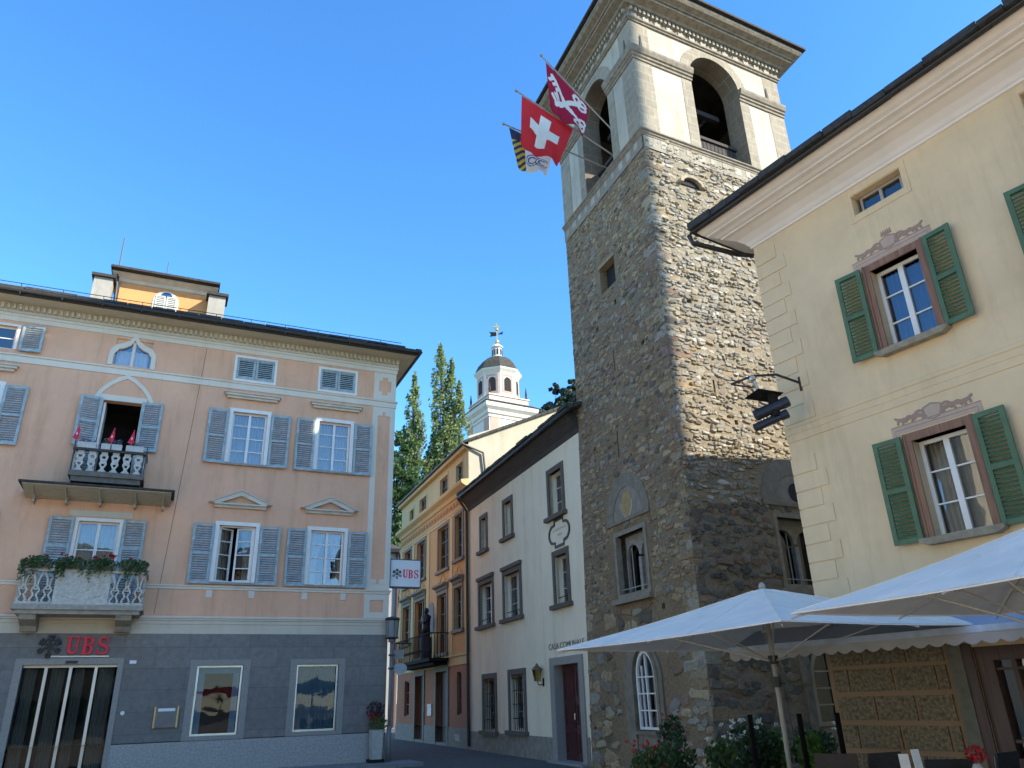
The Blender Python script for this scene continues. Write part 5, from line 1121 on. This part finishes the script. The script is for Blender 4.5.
part('front_bar', MB().box(-.77, 6.02, -1.30, -1.24, .05, .125), plain('awning_bar', (.40, .50, .68), .6), Aw)
q = MB(); x = -.76
while x < 6:
    q.prism([(x, .055), (x, -.035)] + [(x + .21 * (i / 8), -.035 - .045 * math.sin(math.pi * i / 8)) for i in range(1, 8)] + [(x + .21, -.035), (x + .21, .055)], -1.29, -1.282); x += .21
part('valance', q, CANV, Aw); part('wall_roller', MB().tube([(-.75, -.06, .64), (6, -.06, .64)], .06, 8), plain('roller_grey', (.4, .4, .4), .5), Aw); q = MB()
for xx in (.4, 3.0, 5.6): q.tube([(xx, -.03, .45), (xx + .3, -.6, .35), (xx, -1.24, .09)], .025, 6)
part('folding_arm', q, STEEL, Aw)
# floodlight on its bracket
fl = thing('floodlight', 'pair of black floodlights on an iron bracket beside the corner of the cream house', 'floodlight', local(Cc_, .45, 0, 6.40), yC)
part('bracket', MB().box(-.02, .02, -.02, -.001, -.1, .16).tube([(0, -.01, .05), (-.12, -.45, .16), (-.3, -.85, .12), (-.62, -1.02, .05)], .022, 6).tube([(-.62, -1.02, .05), (-.3, -.9, -.1)], .016, 6), plain('rusty_iron', (.05, .03, .025), .8), fl)
part('clamp', MB().ball((-.3, -.85, .07), .06).tube([(-.3, -.85, .07), (-.26, -.75, -.24)], .03, 6), STEEL, fl)
part('hood_plate', MB().loft([(-.45, -.95, -.26), (-.1, -1.0, -.22), (.0, -.5, -.23), (-.35, -.42, -.27)], [(-.45, -.95, -.25), (-.1, -1.0, -.21), (.0, -.5, -.22), (-.35, -.42, -.26)]), IRON, fl)
for i, (dx, dz) in enumerate(((0, 0), (-.05, -.2))):
    a = Vector((-.02 + dx, -.50, -.40 + dz)); b = Vector((-.36 + dx, -.86, -.58 + dz)); d = (b - a)
    part('lamp_head', MB().tube([a, a + d * .22, a + d * .25, b], .065 if i else .085, 12, r1=.07 if i else .095).tube([a - d * .12, a + d * .1], .095 if not i else .08, 12), plain('lamp_black', (.018, .019, .024), .4), fl)
    part('lens', MB().tube([b + d * .005, b + d * .01], .055, 12), BLACKP, fl)
part('yoke', MB().box(-.2, -.08, -.68, -.56, -.62, -.22), IRON, fl)

CAMP = Vector((0, 0, 1.6))
for o in (Cc_, Aw, fl): o.location = CAMP + (Vector(o.location) - CAMP) * .903; o.scale = (.903,) * 3

# ================================================================== TERRACE IN FRONT OF THE TOWER
PCAN = clothmat('parasol_canvas', (.80, .77, .735), .06, var=.07)
ALU = plain('parasol_aluminium', (.50, .49, .47), .4, .06, 4, metal=.3)
def parasol(label, c, corners, zt, ze, group='white market parasols'):
    P = thing('parasol', label, 'parasol', (c[0], c[1], 0), 0, group)
    loc = [Vector((x_ - c[0], y_ - c[1], ze)) for x_, y_ in corners]; apex = Vector((0, 0, zt)); mb = MB(); n = 12
    for i in range(4):
        a, b = loc[i], loc[(i + 1) % 4]; vs = []; idx = {}
        for r_ in range(n + 1):
            for s_ in range(n + 1):
                t, q_ = r_ / n, s_ / n; e = a.lerp(b, q_); p = apex.lerp(e, t)
                sag = -.03 * math.sin(math.pi * q_) * t - .05 * math.sin(math.pi * t) + .012 * math.sin(q_ * 19 + i * 2) * math.sin(math.pi * t) * math.sin(math.pi * q_)     # cloth hangs in between the ribs
                if t > .98: p = p.lerp((a + b) / 2 * 1 + Vector((0, 0, 0)), 0) - (e - Vector((0, 0, e.z))).normalized() * (.035 * math.sin(math.pi * q_))
                vs.append(p + Vector((0, 0, sag * .6)))
        mb.add(vs, [(r_ * (n + 1) + s_, r_ * (n + 1) + s_ + 1, (r_ + 1) * (n + 1) + s_ + 1, (r_ + 1) * (n + 1) + s_) for r_ in range(n) for s_ in range(n)])
    part('canopy', mb, PCAN, P, smooth=True)
    sm_ = MB()
    for i in range(4):
        a, b = loc[i], loc[(i + 1) % 4]
        for q_, r0 in ((0, .0), (.333, .0), (.667, .0)):
            pts = []
            for r_ in range(9):
                t = .04 + .94 * r_ / 8; e = a.lerp(b, q_); sg_ = (-.03 * math.sin(math.pi * q_) * t - .05 * math.sin(math.pi * t)) * .6; pts.append(apex.lerp(e, t) + Vector((0, 0, sg_ + .004)))
            sm_.tube(pts, .005, 4)
    part('seam', sm_, PCAN, P)
    hem = MB()
    for i in range(4):
        a, b = loc[i], loc[(i + 1) % 4]; pts = []
        for s_ in range(13):
            q_ = s_ / 12; e = a.lerp(b, q_); e = e - (Vector((e.x, e.y, 0))).normalized() * (.035 * math.sin(math.pi * q_)); pts.append(e + Vector((0, 0, -.02 * math.sin(math.pi * q_))))
        for u, v in zip(pts, pts[1:]): hem.add([u, v, v + Vector((0, 0, -.012)), u + Vector((0, 0, -.012))], [(0, 1, 2, 3)])
    part('hem', hem, PCAN, P)
    part('pole', MB().tube([(0, 0, .05), (0, 0, zt - .05)], .028, 12).lathe([(.045, zt - .01), (.04, zt + .04), (.015, zt + .07)], seg=12), plain('pole_grey', (.33, .32, .31), .5, .08, 4), P, smooth=True)
    hub = .62 * zt
    part('hub', MB().tube([(0, 0, hub + .16), (0, 0, hub + .26)], .06, 10), GUT, P); part('crank_housing', MB().tube([(0, 0, hub - .1), (0, 0, hub + .02)], .05, 10), GUT, P)
    for i in range(4):
        a, b = loc[i], loc[(i + 1) % 4]; m_ = (a + b) / 2
        for e in (a, m_):
            rb = part('rib', MB().tube([apex + Vector((0, 0, -.08)), e + Vector((0, 0, -.05))], .008, 6), ALU, P); k_ = .5
            j = apex.lerp(e, k_ + .06) + Vector((0, 0, -.10)); part('strut', MB().tube([Vector((0, 0, hub + .2)) + (e - Vector((0, 0, e.z))).normalized() * .05, j], .009, 6).box(j.x - .03, j.x + .03, j.y - .03, j.y + .03, j.z - .02, j.z + .03), ALU, rb)
    part('base', MB().box(-.4, .4, -.4, .4, 0, .06).lathe([(.06, .06), (.05, .35)], seg=10), plain('base_granite', (.2, .2, .2), .8), P)
    part('cord', MB().tube([(.06, -.02, hub + .15), (.1, -.02, 1.1)], .006, 4), GUT, P)
    return P
parasol('large white square parasol with its pole in view before the tower', (3.08, 9.77), [(.50, 10.90), (2.42, 7.26), (5.62, 8.64), (3.74, 12.25)], 2.80, 2.20)
ux, uy = Vector((.949, .319)), Vector((.319, -.949)); L0 = Vector((2.48, 7.16))
cp = [L0, L0 + uy * 3.4, L0 + uy * 3.4 + ux * 2.45, L0 + ux * 2.45]; cc = (cp[0] + cp[2]) / 2
parasol('white parasol at the right edge overlapping the one before the tower', (cc.x, cc.y), [(p.x, p.y) for p in cp], 2.78, 2.25)
BAR = plain('post_black', (.008, .008, .008), .9, spec=.1)
for i, (x, y, l_) in enumerate(((2.96, 10.71, 'black windbreak post left of the parasol pole'), (3.53, 10.5, 'black windbreak post just right of the parasol pole'), (3.98, 10.42, 'black windbreak post next to the rusticated pier'))):
    t = thing('windbreak_post', l_, 'post', (x, y, 0), 0, 'windbreak posts'); part('shaft', MB().box(-.026, .026, -.026, .026, 0, 1.32), BAR, t); part('foot', MB().box(-.12, .12, -.12, .12, 0, .02), BAR, t)
def plant(label, x, y, w_, ph, leaf, dots=None, pot=TERR, h0=.42, extra=None, cat='potted plant', n=420, size=.045):
    t = thing('potted_plant', label, cat, (x, y, 0), random.uniform(0, 1), 'potted plants by the tower')
    part('pot', MB().lathe([(w_ * .5, 0), (w_ * .62, h0), (w_ * .68, h0), (w_ * .68, h0 + .04), (w_ * .58, h0 + .04), (w_ * .55, h0 - .04)], seg=14), pot, t)
    f = MB(); c = (h0 + ph) / 2
    leaves(f, (0, 0, c), (w_, w_, (ph - h0) / 2), n, size, shell=.1)
    for _ in range(8): a = random.uniform(0, 6.28); f.tube([(0, 0, h0), (w_ * .6 * math.cos(a), w_ * .6 * math.sin(a), ph - .1)], .008, 4)
    part('foliage', f, leaf, t)
    if dots:
        f = MB()
        for _ in range(dots[1]):
            a = random.uniform(0, 6.28); r_ = w_ * random.uniform(.3, 1.05); leaves(f, (r_ * math.cos(a), r_ * math.sin(a), ph - random.uniform(-.06, (ph - h0) * .5)), (.035, .035, .03), 8, .025, shell=0)
        part('blossom', f, dots[0], t)
plant('dark geranium with deep red blooms under the pointed window', 2.62, 14.6, .26, 1.26, LEAFD, (PETR, 8), h0=.55)
plant('wide green pot plant with coral and red blooms, lowest left of the tower', 1.86, 12.0, .36, .93, LEAFM, (PETR, 18), n=500)
plant('pale green plant with pale pink blooms beside the red ones', 2.25, 12.35, .30, .98, LEAFM, (PETP, 10))
plant('green plant with tall white blooms at the tower corner', 2.86, 12.0, .28, 1.0, LEAFM, (PETW, 12))
plant('broad dark shrub dotted with small white flowers right of the tower corner', 3.55, 12.9, .42, 1.16, LEAFD, (PETW, 26), n=900, h0=.45)
plant('bright green bushy plant behind the parasol pole', 3.95, 13.1, .26, 1.05, LEAFL, n=500)
plant('upright light green plant right of the middle post', 4.15, 12.1, .20, 1.08, LEAFL, n=420)
plant('dark leafy plant with tiny pale flowers in front of the tan arched window', 4.50, 12.85, .36, 1.06, LEAFD, (PETW, 8), n=700)
CHB = plain('woven_brown', (.055, .042, .036), .7, .2, 30, bs=.4); CHD = plain('dark_rattan', (.022, .022, .023), .7, .2, 30, bs=.4)
def chair(label, x, y, rz, mat, zb=.9):
    t = thing('terrace_chair', label, 'chair', (x, y, 0), rz, 'terrace chairs')
    part('seat', MB().box(-.22, .22, -.22, .22, .42, .46), mat, t)
    part('backrest', MB().loft([(-.22, .2, .50), (.22, .2, .50), (.22, .23, .50), (-.22, .23, .50)], [(-.23, .27, zb), (.23, .27, zb), (.23, .30, zb), (-.23, .30, zb)]), mat, t)
    for sx in (-.2, .2):
        part('leg', MB().tube([(sx, -.2, 0), (sx, -.19, .43)], .014, 6), ALU, t); part('leg', MB().tube([(sx, .24, 0), (sx, .2, .45), (sx, .26, zb - .03)], .014, 6), ALU, t)
chair('brown woven terrace chair leftmost below the rusticated pier', 3.62, 9.62, R(150), CHB, .93)
chair('brown terrace chair tilted behind the menu table', 3.98, 9.75, R(200), CHB, .92)
chair('dark rattan chair right of the menu cards', 4.28, 8.66, R(170), CHD, .92)
chair('dark rattan chair beside the red flowers near the grey stone jamb', 4.85, 8.95, R(215), CHD, .94)
chair('dark chair at the far right before the shop window', 4.45, 7.25, R(190), CHB, .95)
def table(label, x, y, rz):
    t = thing('cafe_table', label, 'table', (x, y, 0), rz, 'terrace tables')
    part('table_top', MB().box(-.35, .35, -.35, .35, .72, .75), CHB, t); part('pedestal', MB().tube([(0, 0, .03), (0, 0, .72)], .03, 8), ALU, t); part('foot', MB().box(-.25, .25, -.25, .25, 0, .03), GUT, t)
table('square brown cafe table carrying the white menu cards', 3.72, 8.05, .5); table('square brown cafe table carrying the red flowers', 4.40, 8.2, .4)
MENU = plain('menu_white', (.75, .74, .72), .5)
for l_, dx, dy, hh, rz in (('taller white menu card standing upright on the cafe table', .06, 0, .29, .3), ('shorter white menu card leaning left of the taller one', -.06, .03, .25, -.2)):
    t = thing('menu_card', l_, 'menu', (3.72 + dx, 8.05 + dy, .75), rz, 'menu cards')
    part('card', MB().loft([(-.045, 0, 0), (.045, 0, 0), (.045, .008, 0), (-.045, .008, 0)], [(-.045, .03, hh), (.045, .03, hh), (.045, .036, hh), (-.045, .036, hh)]), MENU, t); part('holder', MB().box(-.05, .05, -.02, .04, .0, .02), BLACKP, t)
t = thing('flower_vase', 'small vase of bright red flowers on the right-hand cafe table', 'vase', (4.40, 8.2, .75)); part('vase', MB().lathe([(.04, 0), (.05, .1), (.03, .14)], seg=10), BOXW, t); f = MB(); leaves(f, (0, 0, .22), (.1, .1, .08), 60, .03); part('blossom', f, PETR, t)

# ================================================================== BEYOND: CHURCH TOWER, HOUSE, TREES
CHW = plaster('church_white', (.68, .66, .60), .06, .08); CHP = plaster('church_pink', (.56, .34, .27), .1, .1)
K = thing('church_tower', 'white church tower with octagonal lantern, dark slate dome and gilded cross far behind the roofs', 'church tower', (-1.47, 72, 0), R(30))
hw = 2.35
part('shaft', MB().box(-hw, hw, -hw, hw, 0, 28.1), CHW, K)
q = MB(); 
for a in (-1, 1):
    for f in (0, 1):
        bx = lambda u0, u1, z0, z1, d: q.box(u0, u1, -hw - d, -hw - .002, z0, z1) if f == 0 else q.box(-hw - d, -hw - .002, u0, u1, z0, z1)
        bx(a * 1.75 - .45, a * 1.75 + .45, 20, 27.2, .05)
part('pink_pilasters', q, CHP, K)
q = MB()
for f in (0, 1):
    pts = [(-.7, 22), (.7, 22)] + arc(0, 25.4, .7, 0, 180, 10)
    t = MB().prism(pts, -hw - .03, -hw - .005); q.add(t.v if f == 0 else [(y_, x_, z_) for x_, y_, z_ in t.v], t.f)
part('bell_opening', q, DARK, K)
sq = [(-hw, -hw), (hw, -hw), (hw, hw), (-hw, hw)]
part('cornice', MB().sweep(sq, [(0, 27.1), (.1, 27.15), (.1, 27.4), (.25, 27.5), (.3, 27.8), (.6, 28.1), (.66, 28.4), (.62, 28.55), (0, 28.6)], closed=True), CHW, K)
part('cornice_slates', MB().loft([(x_ * 1.32, y_ * 1.32, 28.56) for x_, y_ in sq], [(x_ * 1.05, y_ * 1.05, 28.95) for x_, y_ in sq]), SLATED, K)
q = MB().box(-hw + .1, hw - .1, -hw + .1, hw - .1, 28.7, 29.55); part('parapet', q, plaster('parapet_pink', (.62, .48, .41), .1, .1), K); part('parapet_cap', MB().box(-hw, hw, -hw, hw, 29.55, 29.66), CHW, K)
q = MB()
for a, b in ((-1, -1), (1, -1), (-1, 1), (1, 1)): q.lathe([(.18, 29.6), (.2, 29.8), (.08, 29.9), (.12, 30.2), (.03, 31.0)], a * (hw - .25), b * (hw - .25), 8)
part('corner_finial', q, SLATED, K)
RO = math.pi / 8
part('octagon', MB().lathe([(2.2, 29.6), (2.2, 32.5)], seg=8, rot=RO), CHW, K)
for i in range(8):
    a = i * math.pi / 4; d = 2.2 * math.cos(math.pi / 8)
    o = part('lantern_window', MB().prism([(-.36, 30.3), (.36, 30.3)] + arc(0, 31.5, .36, 0, 180, 8), -d - .05, -d - .012), DARK, K, rotz=a)
    q = MB(); frame_xz(q, -.62, .62, 30.1, 32.2, .2, -d - .04, -d - .002); part('window_band', q, CHP, o)
part('octagon_cornice', MB().lathe([(2.2, 32.3), (2.3, 32.45), (2.5, 32.7), (2.55, 32.85), (2.0, 32.9)], seg=8, rot=RO), CHW, K)
part('dome', MB().lathe([(2.42, 32.86), (2.3, 33.2), (2.05, 33.75), (1.6, 34.3), (1.0, 34.7), (.5, 34.9)], seg=8, rot=RO), plain('dome_slate', (.05, .046, .034), .9, .4, 4, bs=.5), K)
part('small_lantern', MB().lathe([(.62, 34.8), (.62, 34.95), (.5, 35.0), (.5, 35.9), (.66, 36.0), (.66, 36.1), (.3, 36.4), (.12, 36.5)], seg=8), CHW, K)
q = MB()
for i in range(8): a = i * math.pi / 4 + .39; q.box(.49 * math.cos(a) - .06, .49 * math.cos(a) + .06, .49 * math.sin(a) - .06, .49 * math.sin(a) + .06, 35.1, 35.75)
part('lantern_opening', q, DARK, K)
GOLD = plain('gilded', (.55, .42, .18), .35, metal=.6)
fin = part('finial', MB().tube([(0, 0, 36.4), (0, 0, 38.9)], .05, 6).ball((0, 0, 36.75), .26, 10, 8), GOLD, K); part('weather_vane', MB().prism([(0, 37.5), (-.75, 37.4), (-.62, 37.65), (-.8, 37.95), (0, 37.9)], -.03, .03).prism([(.05, 37.65), (.7, 38.0), (.6, 37.65)], -.02, .02), IRON, fin, rotz=-.5); part('cross', MB().box(-.38, .38, -.06, .06, 38.45, 38.6).box(-.07, .07, -.06, .06, 38.1, 38.95).ball((0, 0, 38.25), .2), GOLD, fin, rotz=-.4)

FH = thing('distant_house', 'narrow glimpse of a pale rendered house at the end of the street', 'house', (-8.75, 55, 0), R(10))
part('wall', MB().box(-9, .12, 0, 8, 0, 11.6), plaster('pale_render', (.36, .35, .34), .08, .1), FH); q = MB(); hip(q, -9.6, .5, -.6, 8.6, 11.85, 2.2, 3.5, .25); part('roof', q, SLATE, FH)
q = MB(); [q.box(-1.6 - 2.4 * i, -.6 - 2.4 * i, -.05, -.002, z0, z0 + 1.5) for i in range(3) for z0 in (2, 5.2, 8.4)]; part('shutter', q, GUT, FH); part('downpipe', MB().tube([(.05, -.12, .05), (.05, -.12, 11.6)], .09, 6), plain('rust_brown_pipe', (.05, .02, .015), .6), FH)

BARK = wood('bark', (.09, .07, .05), .95)
POPL = leafmat('poplar_leaf', (.11, .15, .05), (.29, .33, .15), .5)
def poplar(label, x, y, spires, name='poplar_tree', n=300, size=.16, mat=POPL):
    spires = [(a * 1.2, b * 1.2, c - .5, d * 1.36, e) for a, b, c, d, e in spires]
    t = thing(name, label, 'tree', (x, y, 0), 0, 'poplars behind the houses'); tr_ = MB(); f = MB()
    zt = max(s[2] for s in spires)
    tr_.tube([(0, 0, 0), (.1, 0, zt * .4), (0, .1, zt * .72), (spires[0][0] * .9, spires[0][1] * .9, zt * .93)], .42, 8, r1=.05)
    for sx, sy, top, rad, z0 in spires:
        tr_.tube([(0, 0, z0 * .55), (sx * .6, sy * .6, z0 * .8), (sx, sy, z0 + 2), (sx, sy, top - .8)], .14, 6, r1=.02); z = z0
        while z < top:
            tt = (z - z0) / (top - z0); r_ = rad * (min(1, .55 + tt * 2) * (1 - tt ** 7) * (1.0 - .2 * tt) + .06) * random.uniform(.6, 1.3)
            for _ in range(3):                       # upright tufts, each on a short twig
                a = random.uniform(0, 6.28); d = r_ * random.uniform(.3, 1.0); h = random.uniform(.5, .95); cx, cy = sx + d * math.cos(a), sy + d * math.sin(a)
                tr_.tube([(sx, sy, z - .5), (cx, cy, z)], .02, 4); leaves(f, (cx, cy, z + .2), (r_ * .22 + .1, r_ * .22 + .1, h), int(n * .085), size, shell=0)
            z += .36
    part('trunk', tr_, BARK, t); part('crown', f, mat, t)
poplar('taller poplar with several spires beside the church tower', -5.9, 61, [(-.35, 0, 31.5, .85, 12), (.45, .2, 29.8, .75, 12), (1.05, -.2, 27.3, .7, 12), (.2, -.5, 24.5, 1.2, 10)])
poplar('poplar next to the pink roof corner', -8.6, 60, [(.1, 0, 27.8, .80, 10), (-.5, .3, 23.5, .8, 9), (.5, -.2, 24.6, .75, 9)])
poplar('small dark poplar between the two tall ones', -7.2, 63, [(.05, 0, 24.2, .7, 9), (-.3, 0, 21.5, .8, 8)], mat=leafmat('dark_poplar_leaf', (.03, .065, .015), (.08, .12, .035)))
def roundtree(label, x, y, blobs, mat, size=.16, cat='tree', grp='trees behind the houses', name='broadleaf_tree', dens=170):
    t = thing(name, label, cat, (x, y, 0), 0, grp); tr_ = MB(); f = MB(); tr_.tube([(0, 0, 0), (.1, .1, blobs[0][2] * .5), (0, 0, blobs[0][2])], .35, 8, r1=.12)
    for bx, by, bz, r_ in blobs:
        tr_.tube([(0, 0, blobs[0][2] * .45), (bx * .6, by * .6, bz * .85), (bx, by, bz)], .12, 6, r1=.03)
        for _ in range(int(14 * r_)):
            v = Vector((random.gauss(0, 1), random.gauss(0, 1), random.gauss(0, 1))).normalized() * r_ * random.uniform(.45, 1); leaves(f, (bx + v.x, by + v.y, bz + v.z), (r_ * .3, r_ * .3, r_ * .24), int(dens * r_ * .28), size, shell=0)
    part('trunk', tr_, BARK, t); part('crown', f, mat, t)
roundtree('bushy green tree low between the pink corner and the ochre roof', -9.3, 58, [(0, 0, 15.5, 2.2), (-.4, 0, 18.8, 1.5), (1.2, .3, 17.3, 1.9), (2.6, 0, 16.5, 1.8), (-.8, 0, 12.5, 2.0), (.4, 0, 21.0, 1.0)], LEAFM)
LEAFX = leafmat('hill_tree_leaf', (.02, .04, .03), (.05, .08, .05), .15)
roundtree('dark conifer on the rise behind the white house, just left of the tower', 8.0, 120, [(0, 0, 45.5, 3.0), (1.0, 0, 49.0, 2.2), (-2.0, 0, 46.2, 2.0), (3.2, 0, 48, 3), (-3.4, 0, 44.5, 2.0), (-.6, 0, 50.6, 1.0), (2.5, 0, 51.5, 1.2)], LEAFX, .3, name='conifer_tree', dens=240)

# ================================================================== BEHIND THE CAMERA (throws the square into shade, fills the reflections)
PRED = clothmat('red_canvas', (.55, .03, .05), .15); PSAVE = PCAN; PCAN = PRED
parasol('red parasol on the square behind the camera, out of view', (5.5, -3.2), [(3.6, -5.0), (7.3, -5.1), (7.4, -1.4), (3.6, -1.4)], 2.9, 2.35, 'red parasols on the square')
PCAN = PSAVE
sv = Vector((math.sin(SUN_AZ), -math.cos(SUN_AZ))); pv_ = Vector((-sv.y, sv.x))
ctr = sv * 24 + pv_ * 12.4
Bt = thing('shade_tower', 'added tall plain tower behind the square, unseen, there to shade the pink house', 'church tower', (ctr.x, ctr.y, 0), math.atan2(sv.y, sv.x))  # added tower, sized and placed only to keep the pink front in shade
part('shaft', MB().box(-3.3, 3.3, -3.4, 3.49, 0, 39), plaster('shade_tower_render', (.45, .41, .35), .1, .1), Bt); q = MB(); q.loft([(-3.5, -3.6, 39), (3.5, -3.6, 39), (3.5, 3.495, 39), (-3.5, 3.495, 39)], [(-.2, -.2, 40), (.2, -.2, 40), (.2, .2, 40), (-.2, .2, 40)]); part('spire', q, SLATED, Bt); q = MB()
for z0 in (14, 24, 34): q.box(-3.34, -3.301, -.9, .9, z0, z0 + 3.5)
part('bell_opening', q, DARK, Bt)
def back_house(label, x, y, rz, w_, h, mat, n):
    t = thing('square_house', label, 'house', (x, y, 0), rz, 'houses behind the camera'); part('wall', MB().box(0, w_, 0, 9, 0, h), mat, t); q = MB(); hip(q, -.6, w_ + .6, -.7, 9.7, h + .3, 2.4, 4, .3); part('roof', q, SLATE, t)
    q = MB(); s_ = MB()
    for fl in range(3):
        for i in range(n):
            a = (i + .5) * w_ / n - .5; z0 = .9 + fl * 3.1
            q.box(a, a + 1, -.03, -.002, z0, z0 + 1.6); s_.box(a - .55, a - .02, -.06, -.002, z0, z0 + 1.6).box(a + 1.02, a + 1.55, -.06, -.002, z0, z0 + 1.6)
    part('window', q, DARK, t); part('shutter', s_, GREEN, t)
back_house('white house with green shutters across the square, out of view', 9, -16, R(168), 16, 10.5, plaster('square_white', (.6, .57, .5), .08, .1), 5)
back_house('yellow house across the square, out of view', -10, -14, R(190), 15, 10, plaster('square_yellow', (.6, .47, .25), .08, .1), 5)
back_house('warm cream house along the left side of the square, out of view', -22, 7, R(-92), 15, 11, plaster('square_cream', (.62, .57, .48), .08, .1), 4)
back_house('pale house further along the left side of the square, out of view', -22.5, -9, R(-92), 14, 10, plaster('square_pale', (.66, .60, .50), .08, .1), 4)
